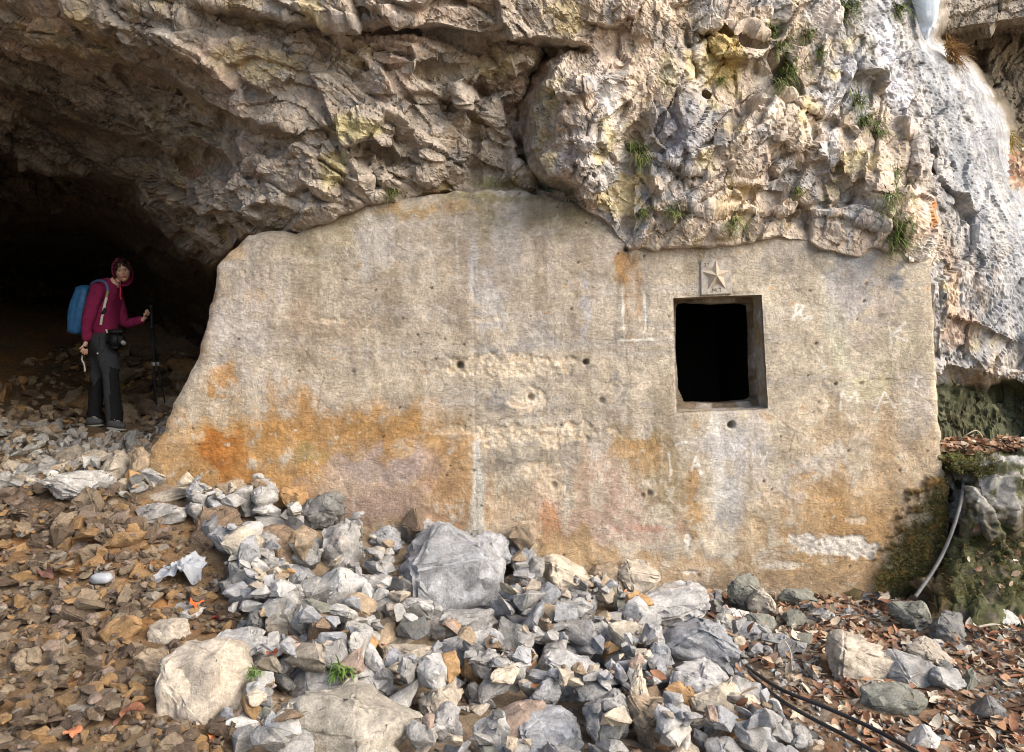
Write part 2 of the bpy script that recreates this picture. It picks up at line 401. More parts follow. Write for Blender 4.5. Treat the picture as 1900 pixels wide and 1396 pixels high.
med_a, ima = facets(qa*5.5, 161, 0.036, 0.085); med_b, imb = facets(qb*6.0, 171, 0.022, 0.056)
sml_a, isa = facets(qa*14, 191, 0.013, 0.034); sml_b, isb = facets(qb*13, 196, 0.010, 0.026)
wv = wr[:, 0]
smooth_r = 1-0.85*sstep(-40, 60, uf-(1640+0.45*vf))*(uf < sx)*(1-sstep(560, 640, vf))   # water-worn grey face
rg = .45+.8*sstep(-.25, .3, fbm(bp*1.4, 3, 230)); rg2 = .3+.9*sstep(-.2, .25, fbm(bp*2.3, 3, 240)); med_a, med_b, sml_a, sml_b = med_a*rg, med_b*rg, sml_a*rg2, sml_b*rg2
disp = (1-wv)*(big_a+med_a+sml_a)+wv*(big_b*smooth_r+med_b*smooth_r+sml_b*smooth_r)
xs_, _ix = facets(q*np.array([30, 26, 30]), 222, .003, .010); disp += xs_+fbm(bp*np.array([3, 3, 2]), 3, 60)*0.030+fbm(bp*26, 3, 70, 0.6)*0.004+(1-smooth_r)*fbm(bp*np.array([7, 5, 1.6]), 4, 75)*0.06
outside = 1-(uf > -150)*(uf < 2050)*(vf > -150)
disp *= 1-0.3*outside
str_ = stretch(base).ravel()
disp *= 1/(1+np.maximum(str_-np.where((uf < 460) & (vf > 200), 9.0, 4.5), 0)*0.35)
# keep rock off the wall's face where the wall stands proud
pin = np.exp(-(np.minimum(np.abs(below), 60)/22)**2)
disp = disp*(1-0.6*pin)-0.02*(behind_c > 0)*pin
cl = relax((bp+nn*disp[:, None]).reshape(sh+(3,)), 3, 3.2).reshape(-1, 3)
# colours of the rock, with cave shade mixed in further down
tan = np.array([.34, .295, .245]); pink = np.array([.41, .325, .27]); yel = np.array([.43, .36, .20]); brn = np.array([.20, .15, .10])
gry = np.array([.34, .33, .32]); blu = np.array([.27, .28, .295]); crm = np.array([.43, .36, .285]); wht = np.array([.40, .392, .38]); mos = np.array([.055, .062, .024])
def mx(c, d, f): return c+(np.asarray(d)-c)*np.clip(f, 0, 1)[:, None]
n1 = fbm(bp*1.7, 4, 300); n2 = fbm(bp*4.5, 4, 310); n3 = fbm(bp*9, 4, 320); n4 = fbm(bp*np.array([7, 7, 1.3]), 4, 330)
c = np.tile(tan, (len(bp), 1))
c = mx(c, pink, sstep(0.0, .35, n1)*.8); c = mx(c, yel, sstep(.12, .4, n2)*.6); c = mx(c, gry*.8, sstep(.1, .4, n3+(.15*(vf < 70)))*.6)
cr = np.tile(crm, (len(bp), 1)); cr = mx(cr, gry, sstep(-.08, .22, n1+.35*n3+.0006*(uf-1450))); cr = mx(cr, yel, sstep(.22, .42, n2)*.8)
cr = mx(cr, wht, sstep(.12, .4, n4)*.6); cr = mx(cr, pink, sstep(.25, .4, -n2)*.5)
c = mx(c, [0, 0, 0], wv*0)*(1-wv)[:, None]+cr*wv[:, None]
gb = sstep(-60, 40, uf-(1600+0.42*vf)+60*n2)*(uf < sx+5)*(1-sstep(600, 720, vf-40*n3))
cg = mx(np.tile(blu, (len(bp), 1)), wht, sstep(-.08, .3, n4+.4*n3)); cg = mx(cg, crm, sstep(.25, .45, n1)*.7); cg = mx(cg, gry*.6, sstep(.2, .4, -n3)*.5)
c = mx(c, [0, 0, 0], 0*gb); c = c*(1-gb)[:, None]+cg*gb[:, None]
def blotch(cx, cy, rx, ry, colr, k, rot=0):
    global c
    a_ = math.radians(rot); dx = uf-cx; dy = vf-cy
    qq = np.exp(-(((dx*math.cos(a_)+dy*math.sin(a_))/rx)**2+((-dx*math.sin(a_)+dy*math.cos(a_))/ry)**2))
    c = mx(c, colr, k*sstep(.25, .75, qq+.35*n3))
for b_ in [(1345, 110, 42, 60, (.40, .30, .10), .8), (1240, 140, 24, 50, (.42, .36, .20), .6), (1700, 410, 24, 60, (.62, .48, .36), .9), (1727, 400, 8, 34, (.45, .20, .06), .9), (1715, 470, 24, 40, (.62, .56, .48), .8),
           (660, 240, 60, 22, (.36, .32, .15), .7), (615, 320, 30, 50, (.42, .37, .20), .8), (1250, 250, 60, 50, (.28, .28, .31), .8), (1440, 50, 30, 16, mos, .8), (1180, 275, 24, 12, mos, .9), (1460, 120, 12, 50, mos, .9),
           (1600, 210, 16, 40, mos, .8, -30), (920, 340, 60, 14, (.16, .15, .06), .8), (1030, 355, 50, 12, mos, .8), (1250, 385, 36, 12, mos, .6), (1660, 440, 20, 20, mos, .8), (350, 315, 20, 12, (.25, .09, .04), .6),
           (95, 365, 20, 10, (.3, .17, .1), .8), (1280, 220, 14, 60, (.25, .25, .27), .6), (1120, 150, 30, 30, (.30, .31, .34), .5), (1145, 210, 14, 80, (.72, .68, .62), .7, -8), (1060, 130, 22, 30, (.55, .46, .38), .5),
           (1540, 240, 20, 70, (.66, .64, .62), .7), (1420, 150, 16, 90, (.60, .57, .50), .5), (1380, 380, 40, 30, (.55, .44, .32), .6), (1345, 395, 20, 30, (.55, .42, .28), .7), (1590, 170, 30, 60, (.45, .46, .5), .7, -20),
           (1660, 130, 30, 110, (.52, .53, .57), .8, -20), (1530, 30, 30, 40, (.62, .55, .48), .6), (1780, 610, 40, 40, (.42, .30, .22), .7), (1765, 540, 14, 60, (.45, .32, .2), .7)]:
    blotch(*b_[:5], b_[5], *(b_[6:]))
farc = mx(np.tile([.17, .145, .11], (len(bp), 1)), [.30, .27, .23], sstep(0, 1, (60-vf)/40)*.9); farc = mx(farc, [.22, .12, .06], sstep(280, 320, vf)*.8)
c = c*(1-far)[:, None]+farc*far[:, None]
# cave shade put into the rock colour, near-black brown with depth
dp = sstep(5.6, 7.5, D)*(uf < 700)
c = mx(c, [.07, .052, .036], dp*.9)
dk = sstep(420, 120, uf)*sstep(60, 200, vf)*(.7+.6*n2); c = mx(c, [.08, .07, .058], dk*.95)  # upper-left ceiling darkened too: its shade is put into the colour
# mossy strip right of the wall
c = mx(c, mos*.9, sstep(700, 722, vf+12*n3)*(uf > 1700)*.95)
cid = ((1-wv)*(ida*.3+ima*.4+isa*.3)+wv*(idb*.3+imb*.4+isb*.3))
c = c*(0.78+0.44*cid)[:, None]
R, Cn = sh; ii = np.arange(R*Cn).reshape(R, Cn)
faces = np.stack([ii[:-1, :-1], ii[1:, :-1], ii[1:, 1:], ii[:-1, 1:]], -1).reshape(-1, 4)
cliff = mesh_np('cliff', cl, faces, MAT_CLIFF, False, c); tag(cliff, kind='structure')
clg = cl.reshape(sh+(3,))
def on_cliff(px, py):
    j = np.abs(us-px).argmin(); i = np.abs(vs_-py).argmin()
    return Vector(clg[i, j]), Vector(nrm[i, j])

# ------------------------------------------------------------------ ground
gp = [(1757,1110,4.95,-.02),(1500,1110,4.95,-.02),(1300,1095,4.95,-.05),(1000,1045,4.95,-.1),(800,995,4.95,-.1),(600,935,4.95,-.08),(420,912,4.95,-.06),(290,885,4.95,-.05),
      (200,800,7.0,0),(230,800,7.1,0),(160,795,7.1,0),(0,750,8.3,0),(0,830,6.4,0),(0,905,5.4,0),(120,900,5.2,0),(270,690,9.8,0),(250,650,10.6,0),(60,640,10.6,.2),(-300,600,10.5,.2),
      (0,1100,3.75,0),(300,1100,3.85,0),(0,1396,2.5,0),(300,1396,2.55,0),(600,1396,2.75,-.02),(950,1396,3.0,-.03),(1300,1396,3.02,-.03),(1900,1396,3.05,0),(1900,1200,4.15,0),(1600,1200,4.1,0),(1300,1200,4.0,-.08),
      (600,1150,3.75,-.08),(900,1200,3.8,-.08),(600,1030,4.35,-.1),(850,1090,4.4,-.12)]
G = []
for a_, b_, y_, dz in gp:
    p_ = P(a_, b_, y_); G.append((p_[0], p_[1], p_[2]+dz))
G += [(x_, y_, z_) for x_, y_, z_ in [(-4, 0, .5), (0, 0, .0), (4, 0, -.05), (0, -8, -.4), (-12, -6, 0), (12, -6, -.5), (8, 5, -.1), (-10, 6, 1.2), (-7, 4, .8), (0, 8, 1.2), (3, 8, .6), (-12, 12, 2.6), (6, 9, .8), (12, 12, 1.5)]]
G = np.array(G)
w_g = tps_fit(G[:, :2]/5, G[:, 2], 2e-3)
def terrain0(x, y):
    s = x.shape; return tps_eval(w_g, G[:, :2]/5, np.c_[x.ravel(), y.ravel()]/5).reshape(s)
gx = axis([(-60, -12, 6), (-12, -5, .25), (-5, 3.6, .02), (3.6, 5.4, .03), (5.4, 10, .25), (10, 60, 6)])
gy = axis([(-60, -6, 6), (-6, 1.9, .2), (1.9, 5.6, .02), (5.6, 11.5, .045), (11.5, 16, .4)])
GX, GY = np.meshgrid(gx, gy); GZ = terrain0(np.clip(GX, -12, 12), np.clip(GY, -8, 12))
g3 = np.stack([GX, GY, GX*0], -1).reshape(-1, 3)
GZ = GZ+(fbm(g3*1.7, 4, 400)*0.05+fbm(g3*9, 3, 410)*0.022).reshape(GZ.shape)
gu, gv = proj(np.stack([GX, GY, GZ], -1).reshape(-1, 3))
def side_masks(u, v, x, y):
    """0..1 weights: left dirt, central rubble, right leaf litter"""
    edge_l = np.interp(v, [860, 900, 950, 1000, 1100, 1200, 1300, 1400], [200, 260, 350, 430, 440, 470, 440, 460])
    left = 1-sstep(-60, 50, u-edge_l)
    edge_r = np.interp(v, [1080, 1120, 1200, 1300, 1400], [1250, 1290, 1380, 1440, 1480])
    right = sstep(-40, 80, u-edge_r)
    return left, np.clip(1-left-right, 0, 1), right
gok = (GY.ravel() > 1.5)
lm, cm_, rm = side_masks(np.where(gok, gu, 900), np.where(gok, gv, 1300), GX, GY)
lm = np.where(GY.ravel() > 5.3, 1, lm)
k1 = fbm(g3*2.2, 4, 500); k2 = fbm(g3*8, 3, 510)
gc = np.tile([.20, .15, .10], (len(g3), 1))
gcl = mx(np.tile([.145, .092, .048], (len(g3), 1)), [.25, .115, .035], sstep(0.05, .45, k1-.0010*(gu-150))*.8); gcl = mx(gcl, [.13, .10, .06], sstep(.05, .35, k2)*.7)
gcr = mx(np.tile([.16, .10, .06], (len(g3), 1)), [.22, .19, .15], sstep(0, .3, k2)*.7)
gc = gcl*lm[:, None]+gc*cm_[:, None]+gcr*rm[:, None]
R2, C2 = GX.shape; ii = np.arange(R2*C2).reshape(R2, C2)
gf = np.stack([ii[:-1, :-1], ii[:-1, 1:], ii[1:, 1:], ii[1:, :-1]], -1).reshape(-1, 4)
ground = mesh_np('ground', np.stack([GX, GY, GZ], -1).reshape(-1, 3), gf, MAT_GROUND, True, gc); tag(ground, kind='structure')

# height map of everything lying on the ground (2 cm cells)
HX0, HX1, HY0, HY1, HS = -6.5, 4.5, 2.0, 11.0, 0.02
hx = np.arange(HX0, HX1, HS); hy = np.arange(HY0, HY1, HS)
def bil(xs, ys, Z, x, y):
    i = np.clip(np.searchsorted(xs, x)-1, 0, len(xs)-2); j = np.clip(np.searchsorted(ys, y)-1, 0, len(ys)-2)
    tx = np.clip((x-xs[i])/(xs[i+1]-xs[i]), 0, 1); ty = np.clip((y-ys[j])/(ys[j+1]-ys[j]), 0, 1)
    return (Z[j, i]*(1-tx)+Z[j, i+1]*tx)*(1-ty)+(Z[j+1, i]*(1-tx)+Z[j+1, i+1]*tx)*ty
HXg, HYg = np.meshgrid(hx, hy); HT = bil(gx, gy, GZ, HXg, HYg); H = HT.copy(); BIG = np.zeros(H.shape, bool)
def hidx(x, y):
    return np.clip(((y-HY0)/HS).astype(int), 0, len(hy)-1), np.clip(((x-HX0)/HS).astype(int), 0, len(hx)-1)
def ground_hit(px, py, Hm=None):
    Hm = HT if Hm is None else Hm
    Ys = np.arange(2.1, 10.9, 0.01); p = P(np.full(len(Ys), px), np.full(len(Ys), py), Ys)
    j, i = hidx(p[:, 0], p[:, 1]); bl = np.where(p[:, 2] < Hm[j, i])[0]
    return p[bl[0]] if len(bl) else p[-1]

# ------------------------------------------------------------------ the concrete wall
YW = 5.0
WO = [(250, 905), (270, 852), (282, 828), (302, 800), (306, 778), (318, 752), (345, 706), (362, 668), (364, 645), (376, 610), (383, 575), (392, 540), (400, 500), (404, 484), (420, 466), (458, 436), (500, 427), (545, 431), (580, 416),
      (640, 392), (680, 374), (740, 367), (800, 359), (860, 352), (930, 349), (1000, 358), (1060, 374), (1110, 395), (1160, 430), (1250, 425), (1400, 415), (1500, 425),
      (1600, 440), (1700, 455), (1733, 470), (1738, 560), (1744, 700), (1750, 790), (1757, 900), (1760, 1180), (1500, 1200), (1000, 1160), (600, 1080), (250, 1000)]
WINP = [(1250, 553), (1414, 547), (1425, 758), (1258, 765)]
wo = P(np.array([a for a, b in WO]), np.array([b for a, b in WO]), np.full(len(WO), YW))[:, [0, 2]]
wi = P(np.array([a for a, b in WINP]), np.array([b for a, b in WINP]), np.full(4, YW))[:, [0, 2]]
_d = []
for k in range(len(wo)):
    a_, b_ = wo[k], wo[(k+1) % len(wo)]; m_ = max(1, int(np.hypot(*(b_-a_))/.03))
    for t in range(m_): _d.append(a_+(b_-a_)*t/m_)
_d = np.array(_d); _n = np.c_[_d*9, np.zeros(len(_d))]; _n2 = np.c_[_d*30, np.zeros(len(_d))]
wo = _d+np.c_[fbm(_n, 2, 590)*.016+fbm(_n2, 2, 591)*.008, fbm(_n, 2, 592)*.012+fbm(_n2, 2, 593)*.008]
HSW = 0.0085
wx = np.arange(wo[:, 0].min()-.02, wo[:, 0].max()+.02, HSW); wz = np.arange(wo[:, 1].min()-.02, wo[:, 1].max()+.02, HSW)
WX, WZ = np.meshgrid(wx, wz); wp = np.c_[WX.ravel(), WZ.ravel()]
ins = inside(wp, wo) & ~inside(wp, wi)
# jitter outline so that its edge is chipped
R3, C3 = WX.shape; ii = np.arange(R3*C3).reshape(R3, C3)
wf = np.stack([ii[:-1, :-1], ii[:-1, 1:], ii[1:, 1:], ii[1:, :-1]], -1).reshape(-1, 4)
wf = wf[ins[wf].all(1)]
used = np.zeros(R3*C3, bool); used[wf.ravel()] = True
e = np.concatenate([wf[:, [0, 1]], wf[:, [1, 2]], wf[:, [2, 3]], wf[:, [3, 0]]]); key = np.sort(e, 1); kk = key[:, 0].astype(np.int64)*(R3*C3)+key[:, 1]
uq, inv, cnt = np.unique(kk, return_inverse=True, return_counts=True); bedge = e[cnt[inv] == 1]; bv = np.unique(bedge.ravel())
do, no = poly_dist(wp[bv], wo, True); dw, nw = poly_dist(wp[bv], wi, True)
snapped = np.where((do < dw)[:, None], no, nw); is_win = dw < do
P3 = np.c_[wp[:, 0], np.full(len(wp), YW), wp[:, 1]]
P3[bv, 0] = snapped[:, 0]; P3[bv, 2] = snapped[:, 1]
uw, vw = proj(P3)
remap = -np.ones(R3*C3, int); keep = np.where(used)[0]; remap[keep] = np.arange(len(keep))
P3 = P3[keep]; uw = uw[keep]; vw = vw[keep]; pp = P3*1.0
dist_o, _ = poly_dist(P3[:, [0, 2]], wo, True); dist_w, _ = poly_dist(P3[:, [0, 2]], wi, True)
m1 = fbm(pp*1.3, 4, 600); m2 = fbm(pp*5, 4, 610); m3 = fbm(pp*16, 4, 620); m4 = fbm(pp*np.array([9, 1, .8]), 4, 630); m5 = fbm(pp*np.array([1.2, 1, 14]), 3, 640); m6 = fbm(pp*38, 3, 650)
dep = m1*0.012+m2*0.006+m3*0.0045+m6*0.003
dep += 0.045*np.exp(-(dist_o/0.03)**1.0)*(vw < 900)+0.006*np.exp(-dist_w/0.012)*(1+m3)
# board marks of the formwork: thin horizontal ridges
for vy in (462, 552, 604, 640, 707, 748, 800):
    yy = vy+(uw-1000)*(-0.035)+3*m2
    dep -= 0.0022*np.exp(-((vw-yy)/1.8)**2)*(m1 > -.05)
vx = 878+0.012*(vw-500); dep += 0.004*np.exp(-((uw-vx)/2.5)**2)*(vw > 470)
CH = np.zeros(len(pp))
def chip(cx, cy, rx, ry, k=1.0, th=0.45):
    global CH
    g = np.exp(-(((uw-cx)/rx)**2+((vw-cy)/ry)**2)); CH = np.maximum(CH, k*sstep(th, th+.12, g+.45*m3+.25*m2))
for b_ in [(950, 680, 120, 24, 1, .36), (880, 680, 34, 14), (1020, 672, 60, 16), (1000, 805, 135, 22, 1, .40), (1020, 815, 45, 26), (980, 742, 46, 24, .9), (610, 595, 50, 9, .7, .55), (905, 592, 30, 10, .6, .5), (1070, 800, 60, 14), (1030, 905, 40, 26, .7, .5),
           (1000, 870, 60, 20, .6, .5), (985, 985, 26, 50, .7, .5), (1060, 920, 60, 14, .6, .55), (1560, 1018, 80, 24, 1, .52), (1500, 1005, 40, 20, 1, .5), (1590, 965, 26, 10, .9, .5), (1275, 1010, 12, 22, 1, .5), (1280, 1062, 30, 6, .9, .5),
           (1450, 1050, 60, 12, .6, .55), (840, 800, 60, 12, .5, .55), (1145, 720, 24, 20, .5, .5), (1205, 895, 30, 12, .8, .55), (1440, 930, 40, 14, .5, .5)]:
    chip(*b_)
dep += CH*(0.007+0.007*m6)
for (hx_, hy_, hr, hd) in [(853, 678, 6.5, .09), (1087, 672, 5, .08), (985, 738, 6, .06), (1357, 789, 6, .10), (1163, 463, 4, .08), (1116, 744, 6, .025), (1027, 900, 5, .03), (1192, 920, 4, .02), (1604, 559, 2.2, .04), (1515, 638, 2.5, .03), (1205, 915, 5, .03), (1550, 713, 3, .03), (1598, 712, 3, .02), (655, 690, 3, .02), (640, 520, 2, .02), (780, 640, 2, .02), (340, 690, 3, .02)]:
    dep += hd*np.exp(-(((uw-hx_)**2+(vw-hy_)**2)/hr**2)**2)
P3[:, 1] += dep
# colours of the render, stains and chalk
W0 = np.array([.455, .395, .315])
c = np.tile(W0, (len(pp), 1))
c = mx(c, [.47, .42, .375], sstep(-.1, .4, m1+.3*m4+.3*m3)*.8)
c = mx(c, [.56, .485, .37], sstep(1000, 1500, uw)*.7)  # paler towards the right: the brighter light there is put into the colour
c = mx(c, [.30, .24, .16], sstep(.05, .45, m4+.2*m5)*.55)
c = mx(c, [.46, .42, .37], sstep(.1, .45, m5+.3*m3)*.6)
def stain(cx, cy, rx, ry, colr, k, soft=.42, rag=.75):
    global c
    k_w = min(1, rx/40, ry/40); g = np.exp(-(((uw+(40*m1+18*m2)*k_w-cx)/rx)**2+((vw+(60*m1+26*m2+(30 if rx > 90 else 50)*m4)*k_w-cy)/ry)**2)); c = mx(c, colr, k*(.98 if rx < 90 else 1.2)*sstep(.12, .12+(soft if rx < 90 else .75), g*(1+rag*(.65 if rx > 90 else 1)*(1.3*m2+1.5*m3+.8*m6+.7*m4))))
OR = (.40, .22, .075); RU = (.36, .14, .03); GY_ = (.30, .29, .28); LG = (.50, .48, .47); WH = (.66, .63, .58); OL = (.24, .21, .10); PK = (.44, .32, .26); TN = (.44, .305, .17)
for s_ in [
    (420, 900, 260, 150, TN, 1), (620, 880, 280, 130, TN, 1), (1600, 900, 200, 200, TN, .45), (760, 900, 170, 100, TN, .8), (480, 860, 200, 70, OR, .6), (650, 800, 220, 40, OR, .35), (1000, 950, 200, 80, TN, .5), (540, 780, 60, 60, OR, .35), (800, 860, 60, 90, OR, .35), (700, 800, 90, 30, OR, .4),
    (410, 842, 30, 30, RU, .95, .4), (440, 880, 30, 50, (.38, .18, .05), .7), (712, 860, 18, 44, OR, .8), (415, 705, 20, 22, (.42, .22, .06), .75), (391, 722, 8, 14, OR, .8), (405, 735, 22, 5, OR, .6),
    (740, 880, 100, 46, (.42, .33, .29), .8), (630, 890, 70, 30, (.40, .33, .28), .6), (700, 945, 150, 34, (.34, .25, .20), .8), (560, 840, 40, 14, (.22, .21, .09), .55), (840, 960, 60, 60, (.34, .22, .14), .6), (860, 900, 60, 80, OR, .3),
    (385, 560, 16, 120, TN, .8), (372, 640, 10, 50, TN, .8), (425, 480, 30, 16, TN, .6), (475, 555, 22, 12, TN, .5), (320, 800, 30, 60, TN, .5),
    (430, 620, 60, 60, LG, .5), (680, 440, 16, 70, LG, .7), (710, 450, 20, 50, (.46, .44, .42), .6), (600, 470, 70, 30, OL, .30), (640, 410, 60, 25, OL, .35), (790, 390, 90, 14, (.40, .27, .12), .6), (900, 385, 14, 60, OL, .5),
    (1030, 400, 120, 40, OL, .30), (935, 365, 120, 10, OL, .6), (1070, 420, 60, 30, OL, .3), (620, 600, 90, 40, (.34, .26, .19), .5), (570, 640, 50, 50, (.38, .30, .22), .4), (950, 430, 24, 60, LG, .5),
    (880, 500, 8, 50, LG, .8), (912, 585, 26, 70, (.47, .46, .46), .6), (1085, 570, 10, 50, (.46, .45, .46), .7), (970, 620, 80, 20, GY_, .5), (990, 640, 110, 14, GY_, .45),
    (885, 850, 5, 50, WH, .95, .5, .1), (888, 930, 13, 90, (.52, .50, .44), .9, .4, .1), (885, 985, 16, 60, (.46, .43, .37), .8, .4, .1),
    (930, 740, 30, 20, GY_, .75), (980, 760, 90, 14, (.22, .20, .17), .6), (940, 845, 60, 20, (.22, .20, .17), .7), (1060, 820, 40, 10, (.22, .20, .17), .6), (980, 880, 60, 40, (.30, .26, .20), .6), (900, 780, 80, 30, (.34, .28, .20), .5), (1150, 720, 14, 24, (.26, .25, .25), .6),
    (1000, 700, 60, 12, (.3, .27, .22), .5), (1165, 500, 22, 34, OR, .85), (1175, 580, 16, 60, (.42, .29, .17), .7), (1150, 600, 8, 60, (.27, .25, .22), .6), (1200, 590, 8, 60, (.28, .27, .26), .6), (1180, 520, 12, 70, (.34, .25, .17), .5),
    (1200, 832, 24, 14, OR, .8), (1210, 880, 50, 50, (.30, .22, .11), .7), (1285, 940, 14, 60, OR, .6), (1270, 960, 40, 60, (.40, .26, .12), .5), (1240, 920, 30, 40, (.28, .22, .13), .6), (1185, 860, 40, 20, OR, .4),
    (1120, 960, 130, 70, PK, .7), (1180, 990, 90, 26, PK, .5), (1200, 980, 60, 6, (.40, .22, .15), .6), (1020, 990, 30, 30, (.45, .24, .12), .8), (1100, 1040, 150, 40, TN, .75), (1070, 900, 60, 40, (.45, .33, .24), .6),
    (1330, 850, 14, 90, WH, .8, .5, .3), (1360, 850, 20, 90, (.44, .43, .42), .6), (1345, 830, 50, 20, LG, .7), (1350, 940, 16, 60, (.42, .41, .40), .7), (1400, 820, 30, 60, LG, .5), (1330, 1060, 50, 50, (.26, .23, .20), .6), (1370, 990, 16, 60, (.34, .32, .30), .5),
    (1560, 640, 18, 70, (.56, .55, .42), .8), (1540, 560, 14, 60, (.56, .55, .45), .7), (1600, 690, 50, 40, (.52, .48, .30), .5), (1480, 500, 60, 24, (.34, .31, .27), .6), (1590, 530, 34, 60, (.36, .36, .37), .8), (1590, 480, 40, 20, (.30, .31, .33), .7), (1665, 520, 16, 26, (.20, .21, .23), .9, .5), (1670, 490, 10, 16, (.24, .24, .25), .8),
    (1490, 570, 40, 60, (.42, .36, .27), .5), (1610, 600, 60, 60, (.46, .40, .36), .5), (1640, 640, 80, 24, (.40, .36, .25), .5), (1560, 870, 60, 30, WH, .6), (1480, 880, 50, 40, LG, .5), (1730, 560, 12, 60, (.42, .36, .28), .5), (1700, 750, 24, 60, LG, .4),
    (1560, 980, 150, 110, TN, .85), (1600, 1020, 80, 70, OR, .45), (1500, 1050, 120, 50, TN, .9), (1300, 1060, 200, 40, TN, .6), (1620, 900, 50, 60, TN, .5), (1400, 1020, 40, 60, (.40, .30, .19), .6), (1440, 1080, 120, 20, (.33, .24, .15), .6), (1740, 620, 5, 200, (.58, .50, .36), .8), (1420, 770, 14, 8, TN, .6),
    (1330, 490, 60, 30, (.44, .40, .35), .5), (1230, 470, 40, 24, (.44, .37, .28), .5), (1300, 470, 8, 30, (.33, .25, .12), .5)]:
    stain(*s_)
c = mx(c, [.68, .58, .44], CH*.9*(.75+.5*m6)); c = mx(c, [.50, .33, .18], CH*sstep(.25, .4, m6)*.5)
c = mx(c, [.70, .66, .60], CH*sstep(960, 1000, vw)*sstep(1240, 1260, uw)*.8)
# drip runs, pits and hairline cracks
rw = np.random.RandomState(5)
for k in range(85):
    x_ = rw.uniform(400, 1740); y_ = np.interp(x_, WT[:, 0], WT[:, 1])+rw.uniform(0, 60) if rw.uniform() < .5 else rw.uniform(450, 950); L_ = rw.uniform(40, 190); w_ = rw.uniform(1.2, 6)
    xx = uw-x_-3*m2-.02*(vw-y_); t_ = (vw-y_)/L_; m_ = np.exp(-(xx/(w_*(.6+.7*np.clip(t_, 0, 1))))**2)*sstep(0, .06, t_)*(1-sstep(.5, 1, t_+.3*m3))
    cl_ = [(.27, .23, .17), (.56, .52, .45), (.34, .27, .17), (.60, .57, .52), (.36, .34, .31)][rw.randint(5)]; c = mx(c, cl_, m_*rw.uniform(.25, .65)*(.6+.8*m3+.5*m6))
f1w, f2w, qw, rw2 = worley(pp*np.array([26, 26, 26]), 660); pit = (rw2[0] > .97)*np.clip(1-f1w/(.10+.25*rw2[1]), 0, 1); c = mx(c, [.13, .09, .06], (pit > .15)*.75); P3[:, 1] += .012*np.clip(pit*2, 0, 1)
agg = (rw2[2] > .955)*(f1w < .16+.2*rw2[3]); c = mx(c, [.60, .55, .48], agg*.7)
c = mx(c, [.52, .30, .12], (rw2[2] < .006)*(f1w < .3)*.9)
for cr_l in [[(1165, 470), (1158, 520), (1166, 585), (1160, 640), (1170, 720)], [(1745, 700), (1700, 706), (1640, 702), (1580, 712)], [(560, 640), (600, 700), (590, 760)], [(1430, 760), (1470, 800), (1466, 850)]]:
    d_, _ = poly_dist(np.c_[uw+5*m3+4*m2, vw+4*m3], cr_l); c = mx(c, [.14, .10, .07], sstep(1.6, .6, d_)*.55)
# moss and dark earth at the lower right corner
mline = np.interp(uw, [1600, 1650, 1700, 1750, 1760], [1110, 1010, 950, 880, 850]); mm_ = sstep(-16, 14, vw-mline+60*m2+60*m3+20*m6)*sstep(1600, 1640, uw)
c = mx(c, [.075, .06, .022], mm_*.95); c = mx(c, [.22, .12, .03], mm_*sstep(.1, .35, m3)*.6); dep2 = mm_*(0.03+0.03*m3+.02*m6)
P3[:, 1] -= np.maximum(dep2, 0)
# chalk scratches
CHK = [[(1650, 600), (1655, 640)], [(1680, 598), (1656, 622), (1684, 634)],
       [(1558, 762), (1562, 728), (1574, 744), (1589, 726), (1593, 765)],
       [(1622, 766), (1641, 727), (1660, 756)], [(1632, 748), (1652, 746)], [(1668, 750), (1683, 738), (1690, 752)],
       [(1698, 716), (1702, 698), (1710, 700)], [(1476, 578), (1478, 566), (1486, 564), (1490, 570), (1484, 580), (1474, 586), (1470, 592), (1477, 593)], [(1484, 580), (1490, 594), (1496, 590)], [(1498, 588), (1502, 594), (1507, 588)],
       [(1155, 548), (1157, 612)], [(1195, 543), (1199, 612)], [(1150, 632), (1212, 630)], [(1283, 872), (1292, 848), (1301, 880)], [(1286, 864), (1298, 862)], [(1241, 840), (1245, 880)], [(1408, 835), (1414, 858), (1424, 838)],
       [(1255, 826), (1275, 820), (1290, 822)], [(1515, 658), (1530, 684)]]
for s_ in CHK:
    d_, _ = poly_dist(np.c_[uw, vw], s_); c = mx(c, [.72, .69, .62], sstep(3.0, 1.2, d_+2.2*m6)*.8)
nb = len(keep)
MATW, nt, bs = newmat('weathered_concrete', 0.92)
at = N(nt, 'ShaderNodeAttribute'); at.attribute_name = 'Col'; geo = N(nt, 'ShaderNodeNewGeometry'); pos = geo.outputs['Position']
na = noise_node(nt, pos, 55, 7, .7, .6); nb1 = noise_node(nt, pos, 18, 6, .65, .5); nc = noise_node(nt, pos, 160, 4, .7)
mp = N(nt, 'ShaderNodeMapping'); mp.inputs['Scale'].default_value = (26, 26, 50); mp.inputs['Rotation'].default_value = (0, .45, 0); nt.links.new(pos, mp.inputs[0])
nd = noise_node(nt, mp.outputs[0], 1.0, 5, .65, 1.2)
cc = mixc(nt, at.outputs['Color'], ramp(nt, na.outputs[0], [(.3, .76), (.7, 1.22)]).outputs[0], 1.0, 'MULTIPLY')
cc = mixc(nt, cc, ramp(nt, nb1.outputs[0], [(.3, .74), (.7, 1.24)]).outputs[0], 1.0, 'MULTIPLY')
nl = noise_node(nt, pos, 4.5, 7, .68, .8)
cc = mixc(nt, cc, ramp(nt, nl.outputs[0], [(.32, .78), (.66, 1.2)]).outputs[0], 1.0, 'MULTIPLY')
cc = mixc(nt, cc, (.62, .58, .50), ramp(nt, nc.outputs[0], [(.61, 0.0), (.72, .6)]).outputs[0])
cc = mixc(nt, cc, (.12, .09, .06), ramp(nt, nc.outputs[0], [(.27, .6), (.36, 0.0)]).outputs[0])
nt.links.new(cc, bs.inputs['Base Color'])
